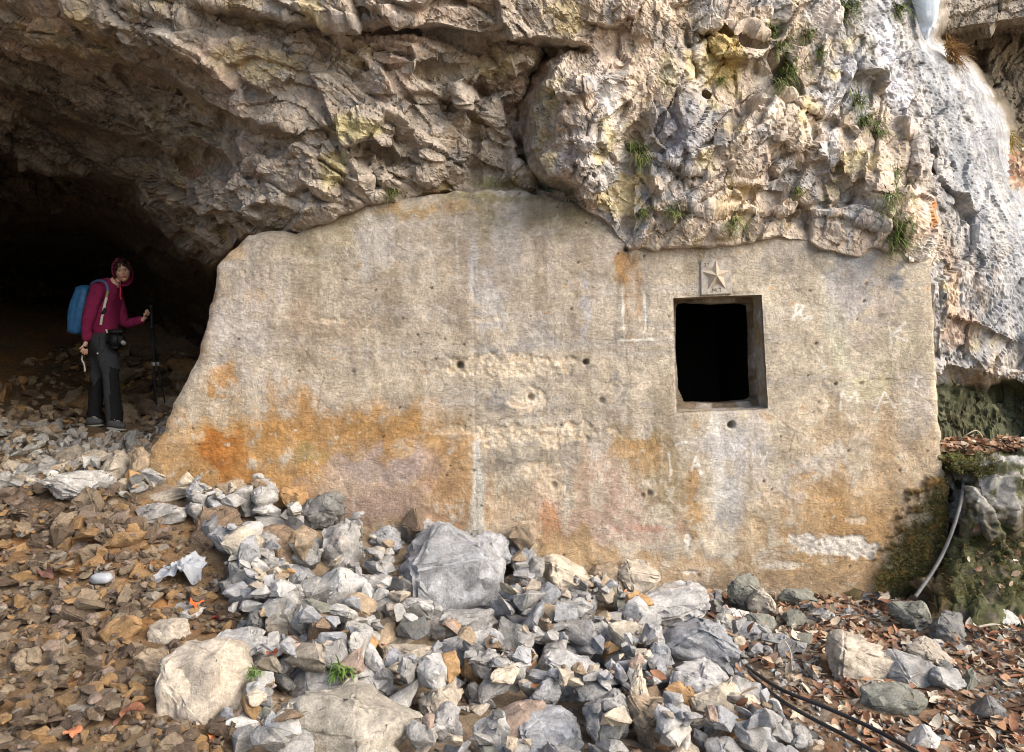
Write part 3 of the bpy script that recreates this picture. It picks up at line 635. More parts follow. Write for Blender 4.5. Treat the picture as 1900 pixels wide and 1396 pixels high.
mk = ramp(nt, noise_node(nt, pos, 3.0, 5, .6, .5).outputs[0], [(.38, .15), (.62, 1.0)]); mu_ = N(nt, 'ShaderNodeMath', operation='MULTIPLY'); nt.links.new(nd.outputs[0], mu_.inputs[0]); nt.links.new(mk.outputs[0], mu_.inputs[1])
bumps(nt, bs, [(mu_.outputs[0], .9, .036), (na.outputs[0], .9, .016), (nc.outputs[0], .6, .005)])
# rim: outer edge 0.40 m deep, window reveal 0.20 m deep
bvi = remap[bedge]; winb = np.zeros(nb, bool); winb[remap[bv[is_win]]] = True
sel = np.unique(bvi.ravel()); bk = P3[sel].copy(); isw = winb[sel]
rings = []; cur = {int(s): int(s) for s in sel}
allv = [P3]; allc = [c]; allf = [remap[wf]]; off_ = nb
depths_w = [.05, .10, .15, .20]; depths_o = [.08, .18, .30, .42]
for k in range(4):
    r_ = P3[sel].copy(); r_[:, 1] = YW+np.where(isw, depths_w[k], depths_o[k]); r_ += .006*fbm(r_*14, 2, 700)[:, None]
    allv.append(r_)
    cr_ = np.tile([.36, .27, .16], (len(sel), 1)); cr_ = mx(cr_, [.44, .30, .12], (~isw)*.9); cr_ = mx(cr_, [.40, .38, .34], isw*sstep(-.1, .3, fbm(r_*8, 2, 710)))
    allc.append(cr_)
    lut = {int(s): off_+i for i, s in enumerate(sel)}
    fa = np.array([(cur[int(b0)], lut[int(b0)], lut[int(b1)], cur[int(b1)]) for b0, b1 in bvi])
    fa = fa[:, ::-1]
    allf.append(fa); cur = lut; off_ += len(sel)
wall_root = bpy.data.objects.new('concrete_wall', None); COL.objects.link(wall_root)
wall_root.location = V(1000, 1090, YW)
tag(wall_root, 'large weathered concrete wall with a square dark window, closing the cave below the overhanging rock', 'wall')
def part(name, o):
    o.parent = wall_root; o.matrix_parent_inverse = Matrix.Translation(-wall_root.location); return o
wall = mesh_np('render', np.concatenate(allv), np.concatenate(allf), MATW, True, np.concatenate(allc)); wall.name = 'wall_slab'; part('wall_slab', wall)
# inner skin with a ragged opening, and the dark chamber behind
inn = [(1254, 572), (1259, 564), (1275, 560), (1330, 563), (1380, 561), (1397, 564), (1400, 600), (1401, 680), (1404, 738), (1398, 744), (1340, 749), (1275, 748), (1268, 745), (1265, 735), (1258, 722), (1257, 700), (1253, 650)]
oc = [(1200, 500), (1470, 490), (1480, 810), (1205, 815)]
def ring_pts(pl, n, Y, jit=0.0, seed=1):
    pl = [np.array(p, float) for p in pl]; rnd = np.random.RandomState(seed); out = []
    L = [np.hypot(*(pl[(k+1) % len(pl)]-pl[k])) for k in range(len(pl))]; T = sum(L)
    for i in range(n):
        s_ = T*i/n; k = 0
        while s_ > L[k]: s_ -= L[k]; k += 1
        q_ = pl[k]+(pl[(k+1) % len(pl)]-pl[k])*(s_/L[k])+rnd.uniform(-jit, jit, 2); out.append(q_)
    return P(np.array(out)[:, 0], np.array(out)[:, 1], np.full(n, Y))
nR = 160
ctr = np.array([1328., 655.])
ipl = ring_pts(inn, nR, YW+.203, .5)
ang = [math.atan2(*(np.array(proj(p_))-ctr)[::-1]) for p_ in ipl]
opx = []
for a_ in ang:
    t_ = min(140/abs(math.cos(a_)+1e-9), 165/abs(math.sin(a_)+1e-9)); opx.append(ctr+t_*np.array([math.cos(a_), math.sin(a_)]))
opx = np.array(opx); opl = P(opx[:, 0], opx[:, 1], np.full(nR, YW+.203)); ipb = ipl.copy(); ipb[:, 1] += .16
vv_ = np.concatenate([opl, ipl, ipb]); fI = [(i, (i+1) % nR, nR+(i+1) % nR, nR+i) for i in range(nR)]+[(nR+i, nR+(i+1) % nR, 2*nR+(i+1) % nR, 2*nR+i) for i in range(nR)]
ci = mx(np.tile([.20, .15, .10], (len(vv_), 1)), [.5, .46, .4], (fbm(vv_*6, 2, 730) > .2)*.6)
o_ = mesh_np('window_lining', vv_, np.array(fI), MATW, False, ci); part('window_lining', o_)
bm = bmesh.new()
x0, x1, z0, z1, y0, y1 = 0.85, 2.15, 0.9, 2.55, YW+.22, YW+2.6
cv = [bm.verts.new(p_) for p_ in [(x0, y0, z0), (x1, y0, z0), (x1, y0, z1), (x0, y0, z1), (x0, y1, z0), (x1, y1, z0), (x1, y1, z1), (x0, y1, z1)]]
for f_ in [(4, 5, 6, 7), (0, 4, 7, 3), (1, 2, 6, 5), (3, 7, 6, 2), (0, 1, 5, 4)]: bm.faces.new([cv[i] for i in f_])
part('chamber', from_bm('chamber', bm, plain('shaded_concrete', (.05, .045, .04), .95), smooth=False))  # near-black walls: the darkness seen through the window is in the colour
# star plaque
plq = bpy.data.objects.new('star_plaque', None); COL.objects.link(plq); part('star_plaque', plq)
plq['label'] = 'small grey stone plaque with a raised five pointed star above the window'
MPL = plain('plaque_stone', (.33, .30, .26), .9, .35, 40, 1.0)
pc = [(1300, 486), (1303, 482), (1354, 482), (1357, 485), (1358, 545), (1301, 548)]
fr = P(np.array([a for a, b in pc]), np.array([b for a, b in pc]), np.full(6, YW-.016)); bkk = fr.copy(); bkk[:, 1] = YW+.04
bm = bmesh.new(); a0 = [bm.verts.new(p_) for p_ in fr]; b0 = [bm.verts.new(p_) for p_ in bkk]; bm.faces.new(a0[::-1])
for i in range(6): bm.faces.new((a0[i], a0[(i+1) % 6], b0[(i+1) % 6], b0[i]))
bmesh.ops.bevel(bm, geom=[e_ for e_ in bm.edges if len(e_.link_faces) == 2 and all(v_ in a0 for v_ in e_.verts)], offset=.004, segments=2, affect='EDGES')
bmesh.ops.recalc_face_normals(bm, faces=bm.faces)
o_ = from_bm('plaque_slab', bm, MPL, plq, False)
def local(p_): return p_
tips = [(1328, 481.5), (1356, 502), (1348, 538), (1312, 539), (1301.5, 504)]; inr = [(1335.5, 500.5), (1343.5, 515), (1329.5, 526), (1314.5, 517), (1320, 501)]
bm = bmesh.new(); cvx = bm.verts.new(P(1330, 511, YW-.055)); rim = []
for k in range(5):
    rim.append(bm.verts.new(P(*tips[k], YW-.014))); rim.append(bm.verts.new(P(*inr[k], YW-.014)))
for k in range(10): bm.faces.new((rim[k], rim[(k+1) % 10], cvx))
bmesh.ops.recalc_face_normals(bm, faces=bm.faces)
from_bm('star', bm, plain('star_stone', (.38, .32, .25), .75, .25, 120, .5), plq, False)
MCH = plain('lettering_dark', (.07, .055, .045), .9)
def strokes(name, segs, Y, w, mat, par):
    bm = bmesh.new()
    for s_ in segs:
        for (a_, b_) in zip(s_[:-1], s_[1:]):
            a_ = np.array(a_, float); b_ = np.array(b_, float); d_ = (b_-a_)/np.hypot(*(b_-a_)); n_ = np.array([-d_[1], d_[0]])*w/2
            a_ = a_-d_*w*.3; b_ = b_+d_*w*.3
            q_ = [P(*(x_), Y) for x_ in (a_+n_, b_+n_, b_-n_, a_-n_)]; q2 = [x_+np.array([0, .004, 0]) for x_ in q_]
            vs1 = [bm.verts.new(x_) for x_ in q_]; vs2 = [bm.verts.new(x_) for x_ in q2]
            bm.faces.new(vs1)
            for i in range(4): bm.faces.new((vs1[i], vs2[i], vs2[(i+1) % 4], vs1[(i+1) % 4]))
    bmesh.ops.recalc_face_normals(bm, faces=bm.faces)
    return from_bm(name, bm, mat, par, False)
strokes('lettering', [[(1321.5, 542.5), (1321.8, 536), (1325, 540), (1328.5, 535.5), (1329, 542)], [(1331.5, 541.6), (1332.6, 541.6)], [(1334, 535), (1339, 534.7)], [(1336.6, 535), (1336.8, 541.8)]], YW-.0175, .9, MCH, plq)
strokes('numerals', [[(1306.5, 489.5), (1309.5, 489), (1308, 491.5), (1309.8, 493), (1308.5, 495), (1306, 495)], [(1312, 489.3), (1315, 489), (1313.6, 494.5)]], YW-.0175, .8, MCH, plq)
for ch in plq.children: ch.matrix_parent_inverse = Matrix.Identity(4)
# keep geometry in world coordinates under the shifted root
bpy.context.view_layer.update()

# ------------------------------------------------------------------ mossy ledges right of the wall
bu = axis([(1560, 1700, 10), (1700, 1910, 2.6), (1910, 2250, 4.5), (2250, 2700, 25)]); bvv = axis([(700, 715, 5), (715, 1125, 2.6), (1125, 1180, 10)])
BU, BV = np.meshgrid(bu, bvv); ub, vb = BU.ravel(), BV.ravel()
nj = fbm(np.c_[ub/40, vb/40, 0*ub], 3, 801)*9
vq = vb+nj
prof = [(690, 6.4), (718, 6.3), (728, 6.15), (752, 6.1), (762, 5.98), (772, 5.92), (778, 5.85), (805, 5.80), (814, 5.72), (822, 5.45), (838, 5.08), (846, 4.97), (862, 4.90), (920, 4.85), (1000, 4.80), (1100, 4.66), (1130, 4.6), (1180, 4.4)]
Db = np.interp(vq, [a for a, b in prof], [b for a, b in prof])
cleft = np.exp(-((ub-(1782-0.20*(vb-880)))/(20))**2)*sstep(865, 900, vb)*(1-sstep(1030, 1100, vb)); Db += .22*cleft
Db += 0.22*(1-sstep(1750, 1772, ub))*sstep(840, 880, vb)*(vb < 2000)*(1-sstep(1040, 1100, vb)*.9)
Db += 0.35*(1-sstep(1650, 1745, ub))
Db += 0.10*sstep(1000, 1020, vb+.2*(ub-1800))*sstep(1790, 1810, ub)*(1-sstep(1030, 1080, vb))
Db -= 0.10*np.exp(-((ub-1850)/60)**2-((vb-930)/60)**2)
bb = P(ub, vb, Db); bbg = bb.reshape(BU.shape+(3,)); n_ = np.cross(np.gradient(bbg, axis=0), np.gradient(bbg, axis=1)); n_ /= np.linalg.norm(n_, axis=-1, keepdims=True)+1e-9
tc_ = np.array([0, 0, CAMZ])-bbg; n_ *= np.sign((n_*tc_).sum(-1, keepdims=True)); nb_ = n_.reshape(-1, 3)
fa1, i1 = facets((bb+.05*fbm(bb*3, 2, 811)[:, None])*np.array([4, 4, 3.2]), 820, .05, .10); fa2, i2 = facets(bb*np.array([13, 13, 9]), 830, .016, .04)
dd = (fa1+fa2)*(1-.6*((vb > 812) & (vb < 842)))+fbm(bb*24, 3, 840, .6)*.014
bbp = bb+nb_*dd[:, None]
q1 = fbm(bb*5, 4, 850); q2 = fbm(bb*14, 4, 860)
cb = mx(np.tile([.10, .085, .06], (len(bb), 1)), [.30, .29, .26], sstep(.02, .35, q1)*(vb < 1010)*(vb > 840)*.8)
cb = mx(cb, [.36, .35, .33], sstep(-40, 20, ub-1800)*np.exp(-((vb-862)/16)**2)*.9)
cb = mx(cb, [.055, .058, .02], sstep(.0, .25, q2+.4*sstep(760, 830, vb)*(vb < 845)+.35*(vb > 1000)+.3*np.exp(-((ub-1780)/40)**2-((vb-860)/22)**2))*.95)
cb = mx(cb, [.085, .085, .02], np.exp(-((ub-1785)/50)**2-((vb-850)/14)**2)*1.2)
cb = mx(cb, [.09, .055, .02], (ub < 1765)*(vb > 850)*.6)
Rb, Cb = BU.shape; ii = np.arange(Rb*Cb).reshape(Rb, Cb)
ledge_o = mesh_np('rock_ledge', bbp, np.stack([ii[:-1, :-1], ii[1:, :-1], ii[1:, 1:], ii[:-1, 1:]], -1).reshape(-1, 4), rock_mat('mossy_rock', 'attr', .12, .12, 1.0, 1.3), True, cb)
tag(ledge_o, kind='structure')
bbpg = bbp.reshape(BU.shape+(3,))
def on_bank(px, py):
    j = np.abs(bu-px).argmin(); i = np.abs(bvv-py).argmin(); return Vector(bbpg[i, j]), Vector(n_[i, j])

# ------------------------------------------------------------------ stones
rs = np.random.RandomState(11); rnd = random.Random(5)
def rock_bm(seed, npts=16, cuts=2, rough=0.03, flat=1.0):
    r = np.random.RandomState(seed); bm = bmesh.new()
    p = r.normal(size=(npts, 3)); p /= np.linalg.norm(p, axis=1)[:, None]; p *= r.uniform(.78, 1.05, (npts, 1))
    p = np.sign(p)*np.abs(p)**.8
    vs_b = [bm.verts.new(x) for x in p]
    h = bmesh.ops.convex_hull(bm, input=vs_b)
    bmesh.ops.delete(bm, geom=[v for v in bm.verts if not v.link_faces], context='VERTS')
    bmesh.ops.bevel(bm, geom=list(bm.edges), offset=.06, segments=2 if cuts > 1 else 1, affect='EDGES', clamp_overlap=True)
    bmesh.ops.triangulate(bm, faces=bm.faces[:])
    for _ in range(cuts):
        L = .34 if _ == 0 else (.2 if _ == 1 else .11)
        es = [e for e in bm.edges if e.calc_length() > L]
        if es: bmesh.ops.subdivide_edges(bm, edges=es, cuts=1, use_grid_fill=False); bmesh.ops.triangulate(bm, faces=bm.faces[:])
    co = np.array([v.co[:] for v in bm.verts]); bm.normal_update(); nr = np.array([v.normal[:] for v in bm.verts])
    f_, _i = facets(co*1.7+seed*3.1, seed, .05, .12)
    f2_, _i = facets(co*4.5+seed*3.1, seed+1, .016, .05)
    d = f_*1.0+f2_+fbm(co*6+seed, 3, seed)*rough*1.2+fbm(co*1.3+seed, 2, seed+3)*.12
    co = co+nr*d[:, None]
    mn, mxx = co.min(0), co.max(0); co = (co-(mn+mxx)/2)/((mxx-mn)/2)
    for v, x in zip(bm.verts, co): v.co = x
    return bm, co
def finish_rock(bm, name):
    me = bpy.data.meshes.new(name); bm.normal_update()
    for e in bm.edges:
        if len(e.link_faces) == 2 and e.calc_face_angle(0) > math.radians(50): e.smooth = False
    for f in bm.faces: f.smooth = True
    bm.to_mesh(me); bm.free(); me.materials.append(MAT_STONE); return me
BIGM = []; MEDM = []
for k in range(16):
    bm, co = rock_bm(1000+k*17, 15+k % 6, 3, .035); BIGM.append((finish_rock(bm, 'boulder'), co))
for k in range(28):
    bm, co = rock_bm(3000+k*13, 11+k % 6, 2, .03); MEDM.append((finish_rock(bm, 'stone'), co))
def drop(co, x, y, sc, rot, sink):
    """lay a stone (unit verts co) on the height map; returns its centre height, and the rotated verts"""
    w = (co*sc)@rot.T
    j, i = hidx(x+w[:, 0], y+w[:, 1]); lo = w[:, 2] < 0
    need = H[j[lo], i[lo]]-w[lo, 2]
    z = np.percentile(need, sink)
    return z, w, j, i
def settle(w, z, j, i, big=False):
    up = w[:, 2] > -0.2*abs(w[:, 2]).max()
    np.maximum.at(H, (j[up], i[up]), z+w[up, 2])
    # fill between verts
    if big: BIG[j, i] = True
def rotm(ax, ay, az):
    return np.array(Matrix.Rotation(az, 3, 'Z') @ Matrix.Rotation(ay, 3, 'Y') @ Matrix.Rotation(ax, 3, 'X'))
CC = {'blue': (.25, .256, .266), 'grey': (.275, .268, .255), 'lgrey': (.35, .343, .33), 'dgrey': (.13, .13, .125), 'beige': (.35, .305, .245), 'cream': (.42, .365, .285), 'tan': (.28, .215, .145), 'brown': (.15, .105, .07),
      'ochre': (.36, .22, .10), 'white': (.47, .455, .42), 'pink': (.28, .21, .165), 'green': (.175, .175, .145), 'dirt': (.29, .265, .22)}
def place_mesh(me, x, y, z, sc, rot, colr, name):
    o = bpy.data.objects.new(name, me); COL.objects.link(o)
    m = Matrix([list(rot[r]*1.0) for r in range(3)]).to_4x4(); m.translation = (x, y, z)
    o.matrix_world = m @ Matrix.Diagonal((*sc, 1)); o.color = (*colr, 1); return o
HAND = [
 (838,1062,196,176,'blue',.75,'blue-grey boulder with white lichen specks, the largest stone, leaning near the wall foot'),
 (905,1018,90,70,'blue',.6,'angular blue-grey rock standing up just behind the largest speckled boulder'),
 (852,1015,60,60,'blue',.5,'pointed grey rock peak poking up between the largest boulder and the wall'),
 (400,982,82,88,'brown',.8,'smooth rounded dark brown stone at the edge of the dirt slope'),
 (632,1022,78,100,'grey',.7,'tall grey stone standing left of the largest boulder'),
 (618,1112,128,130,'lgrey',.8,'pale grey weathered boulder low in the heap between dirt and largest boulder'),
 (700,1106,86,92,'grey',.8,'rounded grey stone with a pale scar against the left side of the largest boulder'),
 (375,1262,182,158,'beige',.7,'large pale beige boulder lying in the brown gravel near the bottom left'),
 (440,1212,126,84,'lgrey',.7,'pale flat stone behind the large beige boulder in the brown gravel'),
 (640,1345,290,190,'dirt',.55,'huge dirt-crusted mottled boulder half buried at the bottom edge'),
 (150,906,112,66,'lgrey',.7,'wide grey stone with a sloping top below the hiker on the left'),
 (214,868,56,64,'beige',.8,'upright triangular stone left of the wall foot'),
 (262,868,44,80,'tan',.8,'tall tan stone leaning against the lower left corner of the wall'),
 (508,1012,84,76,'brown',.8,'dark brown split stone between the rounded brown stone and the grey heap'),
 (556,1034,78,66,'dgrey',.8,'dark grey angular stone right of the split brown stone'),
 (590,952,92,76,'dgrey',.8,'black and white mottled rock against the wall foot on the left'),
 (545,930,56,50,'ochre',.9,'orange ochre rock leaning on the wall foot left of the mottled rock'),
 (430,912,62,44,'tan',.9,'brownish stone directly under the rusty stain of the wall'),
 (758,1240,112,84,'cream',.8,'cream coloured wedge stone in front of the rubble heap'),
 (880,1210,118,100,'lgrey',.8,'pale grey blocky boulder right of the cream wedge stone'),
 (845,1158,160,60,'grey',.8,'long grey slab just below the largest speckled boulder'),
 (950,1195,56,110,'dgrey',.7,'steep dark grey fin of rock right of the pale blocky boulder'),
 (1048,1074,112,78,'cream',.5,'long cream stone lying diagonally against the wall foot'),
 (1124,1076,70,64,'tan',.8,'tan block on the wall foot right of the diagonal cream stone'),
 (1182,1076,84,72,'beige',.8,'beige block touching the wall, right of the tan block'),
 (1140,1106,58,44,'green',.9,'round olive-grey stone in front of the tan block at the wall foot'),
 (1232,1138,170,96,'lgrey',.8,'broad pale slab with rough top below the wall, under the window side'),
 (1300,1196,150,130,'blue',.7,'large sloping blue-grey slab running down to the black cables'),
 (1262,1212,110,70,'grey',.8,'grey overhanging block under the sloping blue-grey slab'),
 (1300,1272,130,104,'lgrey',.8,'pale faceted boulder in front of the overhanging grey block'),
 (1060,1258,118,104,'lgrey',.8,'pale boulder with a cream face in the middle of the heap'),
 (1120,1172,80,74,'blue',.8,'blue-grey cracked cube-like stone in the middle of the heap'),
 (1020,1128,66,56,'white',.8,'whitish pyramid stone in the middle of the heap'),
 (1182,1300,56,140,'cream',.6,'tall narrow cream and orange stone standing on end near the bottom'),
 (1212,1345,90,110,'tan',.8,'tan broken rock beside the tall narrow standing stone'),
 (1325,1318,124,118,'cream',.8,'cream top-shaped boulder near the bottom with an orange shadow side'),
 (1262,1305,60,70,'ochre',.8,'rusty orange block squeezed beside the cream top-shaped boulder'),
 (1384,1296,84,84,'grey',.8,'grey sloping stone left of the black cables near the bottom'),
 (1010,1372,148,98,'blue',.8,'blue-grey flat-topped boulder cut by the bottom edge'),
 (925,1356,190,70,'pink',.5,'long pinkish brown slab leaning up beside the blue-grey bottom boulder'),
 (1128,1335,90,110,'grey',.8,'grey rugged boulder between the bottom blue boulder and the tan rock'),
 (820,1345,70,80,'grey',.8,'grey round-edged rock right of the huge dirt-crusted boulder'),
 (1380,1104,58,76,'green',.7,'greenish grey upright stone under the window at the wall foot'),
 (1412,1118,52,66,'beige',.7,'narrow beige stone leaning on the greenish upright stone'),
 (1272,1106,66,44,'tan',.9,'knobbly greenish tan stone at the wall foot left of the upright stones'),
 (1362,1152,72,42,'white',.9,'bright cream block among leaves below the window'),
 (1412,1158,64,44,'green',.9,'grey-green stone beside the bright cream block'),
 (1590,1226,116,108,'beige',.8,'two-faced beige boulder among the brown leaves on the right'),
 (1682,1246,92,72,'grey',.8,'grey flat-faced stone right of the two-faced beige boulder'),
 (1715,1212,96,58,'beige',.8,'pale slab behind the grey flat-faced stone among leaves'),
 (1692,1146,66,62,'green',.8,'grey-green stone among the leaves below the mossy corner'),
 (1764,1168,78,66,'dgrey',.8,'dark blue-grey pointed stone among leaves on the right'),
 (1655,1302,118,56,'green',.8,'wide dark mossy-grey stone beside the black cables'),
 (1755,1262,62,54,'grey',.8,'grey wedge stone in leaves right of the flat-faced stone'),
 (1850,1152,68,40,'white',.9,'whitish rounded stone lying in leaves at the far right'),
 (1832,1314,58,50,'dgrey',.9,'dark angular stone in leaves at the lower right'),
 (1622,1114,58,26,'dgrey',.9,'small flat dark stone with white top at the wall foot on the right'),
 (1480,1112,70,40,'green',.9,'low grey-green rock at the wall foot right of the window'),
 (1520,1140,50,36,'grey',.9,'small grey stone in leaves in front of the low grey-green rock'),
 (1712,1368,56,50,'white',.9,'white stone next to the black cables at the bottom edge'),
 (300,955,96,46,'grey',.9,'flat layered grey slab below the left wall corner'),
 (330,918,120,30,'beige',.9,'long thin beige slab lying at the left wall corner'),
 (560,986,66,34,'tan',.9,'tan oblong stone lying below the mottled rock'),
 (770,966,42,48,'brown',.8,'dark brown pointed stone against the wall at the heap top'),
 (792,992,56,52,'lgrey',.8,'pale jagged stone right of the dark brown pointed stone'),
 (716,1002,74,52,'blue',.8,'blue-grey block behind the tall grey stone near the wall'),
 (970,1046,52,66,'blue',.8,'blue-grey nodular stone right of the largest boulder'),
 (985,1074,50,32,'green',.9,'small dark olive stone right of the nodular blue-grey stone'),
 (1018,1092,48,42,'white',.9,'small whitish round stone below the diagonal cream stone'),
 (632,1213,72,30,'white',.9,'bright white slab lying on small gravel left of the cream wedge stone'),
 (60,988,44,24,'white',.9,'bright white chunk lying alone on the brown dirt at far left'),
 (310,1172,80,48,'beige',.9,'flat beige stone behind the large beige boulder'),
 (345,1138,66,34,'lgrey',.9,'whitish crusty stone just in front of the crumpled white scrap'),
 (292,1228,76,66,'tan',.8,'tan oblong stone tucked against the left side of the large beige boulder'),
 (212,804,26,14,'white',.9,'small bright white stone right at the shoe of the hiker'),
 (1020,985,1,1,'tan',.9,''), (975,1000,50,56,'tan',.8,'orange-tan block standing on the wall foot right of the largest boulder'),
]
hand_rocks = []
CAT_N = 0
for k, (px, py, w, h, cn, fl, lab) in enumerate(HAND):
    if w < 5: continue
    g = ground_hit(px, py+h*0.36)
    Y = g[1]; s_ = Y/FPX; hw, hh = w*s_/2, h*s_/2
    dpt = min(hw, hh*1.4)*rnd.uniform(.85, 1.05)
    Yc = Y+dpt*.55
    if px > 262 and Yc+dpt > 5.0 and Yc < 5.3: Yc = 5.0-dpt*.80
    lib = BIGM if w*h > 3000 else MEDM
    me, co = lib[(k*7+3) % len(lib)]
    c_ = P(px, py, Yc); az = rnd.uniform(-.35, .35)+(math.pi if rnd.random() < .5 else 0)
    tilt = {1048: .55, 925: -.42, 1300: .3, 560: .35, 1182: .12, 758: -.1}.get(px, rnd.uniform(-.12, .12))
    sc = np.array([hw*(1.0+abs(tilt)*.2), dpt, hh*(1.0-abs(tilt)*.45)])*1.04
    rot = np.array(Matrix.Rotation(tilt, 3, 'Y') @ Matrix.Rotation(az if abs(tilt) < .2 else 0, 3, 'Z'))
    wv_ = (co*sc)@rot.T; j, i = hidx(c_[0]+wv_[:, 0], c_[1]+wv_[:, 1])
    big_ = w*h > 2500
    col_ = np.array(CC[cn])*rnd.uniform(.93, 1.07)
    o = place_mesh(me, c_[0], c_[1], c_[2], sc, rot, col_, 'boulder' if w*h > 5500 else 'stone')
    o['label'] = lab; o['category'] = 'boulder' if w*h > 5500 else 'stone'; o['group'] = 'boulders of the rubble heap' if w*h > 5500 else 'stones with a look of their own'
    hand_rocks.append(o)
    # fill the height map under its hull
    top_ = {}
    hull = wv_[wv_[:, 2] > -.1*hh]
    for rr in (1.0, .8, .6, .4, .2):
        j, i = hidx(c_[0]+hull[:, 0]*rr, c_[1]+hull[:, 1]*rr); np.maximum.at(H, (j, i), c_[2]+hull[:, 2]*(.9 if rr < 1 else .8)*1.0)
        if big_:
            for dj in (0, 1, -1):
                for di in (0, 1, -1): BIG[np.clip(j+dj, 0, len(hy)-1), np.clip(i+di, 0, len(hx)-1)] = True
# random stones, laid down large to small on the height map
def region_uv(x, y):
    z = bil(gx, gy, GZ, x, y); return proj(np.stack([x, y, z], -1))
cols_c = ['blue']*9+['grey']*11+['lgrey']*12+['beige']*4+['cream']*3+['tan']*2+['dgrey']*2+['white']*1+['grey']*4+['ochre', 'pink', 'green', 'brown']
cols_l = ['tan']*7+['brown']*12+['ochre']*4+['beige']*1+['pink']*3
cols_b = ['grey']*4+['beige']*4+['tan']*4+['lgrey']*2+['brown', 'ochre', 'white', 'dgrey']
cols_r = ['grey']*4+['green']*4+['dgrey']*3+['beige']*3+['lgrey']*2+['blue', 'brown', 'tan', 'cream']
cols_v = ['ochre', 'tan', 'brown', 'tan', 'brown']
def pick(u, v, x, y):
    l, c_, r = side_masks(np.array([u]), np.array([v]), None, None); t = rnd.random()
    if y > 7.3: return cols_v, 'v'
    if v < 925 and u < 480: return cols_b, 'b'
    if t < l[0]: return cols_l, 'l'
    if t > 1-r[0]: return cols_r, 'r'
    return cols_c, 'c'
cand = []
def scatter(n, box, size, acc):
    out = []
    for _ in range(n):
        x = rnd.uniform(box[0], box[1]); y = rnd.uniform(box[2], box[3]); u, v = region_uv(np.array([x]), np.array([y])); u, v = float(u[0]), float(v[0])
        if not (-60 < u < 2150 and 560 < v < 1440): continue
        if y > 4.97 and x > -2.5 and y < 5.6: continue
        if y > 5.0 and x > -2.35: continue
        cl_, rg = pick(u, v, x, y)
        if rnd.random() > acc.get(rg, 1): continue
        s_ = size(rg)
        if x > -2.45 and y+s_*.6 > 4.98 and y < 5: continue
        out.append((s_, x, y, cl_, rg, u, v))
    return out
def sz(lo, hi, p=2.2, lf=1.0, rf=1.0):
    def f(rg):
        s_ = lo*(hi/lo)**(rnd.random()**p); return s_*{'l': lf, 'r': rf}.get(rg, 1.0)
    return f
cand += scatter(420, (-3.4, 2.9, 2.4, 4.95), sz(.19, .33, 1.5, .75, .7), {'l': .16, 'r': .10, 'c': 1, 'b': .25})
cand += scatter(4400, (-3.8, 2.9, 2.4, 4.95), sz(.075, .19, 1.15), {'l': .055, 'r': .06, 'c': 1, 'b': .5})
cand += scatter(260, (-6.2, -2.4, 4.6, 7.6), sz(.10, .24), {'b': .9, 'v': .4, 'l': .5})
cand += scatter(60, (-6.2, -2.6, 7.3, 10.4), sz(.22, .5), {})
cand += scatter(3400, (-4.4, 3.4, 2.3, 4.97), sz(.035, .09, 1.2, .95, .8), {'l': 1, 'r': .5, 'c': .8})
cand += scatter(2600, (-6.3, -2.4, 4.6, 7.8), sz(.045, .13, 1.2), {})
cand += scatter(1500, (-4.6, -1.1, 2.4, 5.3), sz(.05, .13, 1.5), {'c': 0, 'r': 0})
cand += scatter(350, (-4.2, -1.9, 4.2, 5.6), sz(.10, .22, 1.3), {'c': 1, 'l': .7})
cand += scatter(600, (-6.3, -2.6, 7.5, 10.5), sz(.06, .16), {})
cand.sort(key=lambda t: -t[0])
keep_v = sum(1 for t in cand if t[4] == 'v')
REG = {'c': ('loose grey and cream limestone stone in the rubble heap before the wall', 'loose stones in the rubble heap'),
       'l': ('brownish stone lying loose in the rusty gravel on the left', 'loose stones in the rusty gravel'),
       'b': ('loose stone on the bank between the hiker and the wall corner', 'loose stones on the bank by the hiker'),
       'r': ('loose grey stone lying among dry brown leaves on the right', 'loose stones among the dry leaves'),
       'v': ('brown stone on the dim slope inside the cave', 'stones on the slope inside the cave')}
HER = (-3.93, 7.1)
LMK = [(838, 1062, 'largest speckled boulder'), (375, 1262, 'large beige boulder'), (640, 1345, 'huge dirt-crusted boulder'), (618, 1112, 'pale grey weathered boulder'), (632, 1022, 'tall grey stone'), (400, 982, 'rounded dark brown stone'), (590, 945, 'black and white mottled rock'),
       (758, 1240, 'cream wedge stone'), (880, 1210, 'pale blocky boulder'), (1048, 1074, 'diagonal cream stone'), (1182, 1076, 'beige block at the wall'), (1232, 1138, 'broad pale slab'), (1300, 1196, 'sloping blue-grey slab'), (1060, 1258, 'pale boulder with cream face'),
       (1182, 1300, 'tall narrow standing stone'), (1325, 1318, 'cream top-shaped boulder'), (1010, 1372, 'flat-topped blue boulder at the bottom'), (1590, 1226, 'two-faced beige boulder'), (1655, 1302, 'wide mossy-grey stone'), (1380, 1104, 'greenish upright stone'), (1020, 1150, 'whitish pyramid stone'),
       (342, 1066, 'crumpled white sheet'), (60, 988, 'bright white chunk'), (150, 906, 'wide sloping grey stone'), (1408, 1292, 'grey stone by the cables'), (1764, 1168, 'dark pointed stone in the leaves'), (1832, 1314, 'dark stone at the lower right'), (100, 1250, 'rusty bare patch of dirt'), (720, 1150, 'rounded grey stone with a scar')]
USED = set(); placed = 0; batch_v = []; batch_f = []; batch_c = []; voff = 0
smallM = []
for k in range(14):
    bm, co = rock_bm(5000+k*13, 10+k % 5, 1, .02); bm.faces.ensure_lookup_table()
    fs = np.array([[v.index for v in f.verts] for f in bm.faces]); bm.free(); smallM.append((co, fs))
N_IND = 300-len(hand_rocks)
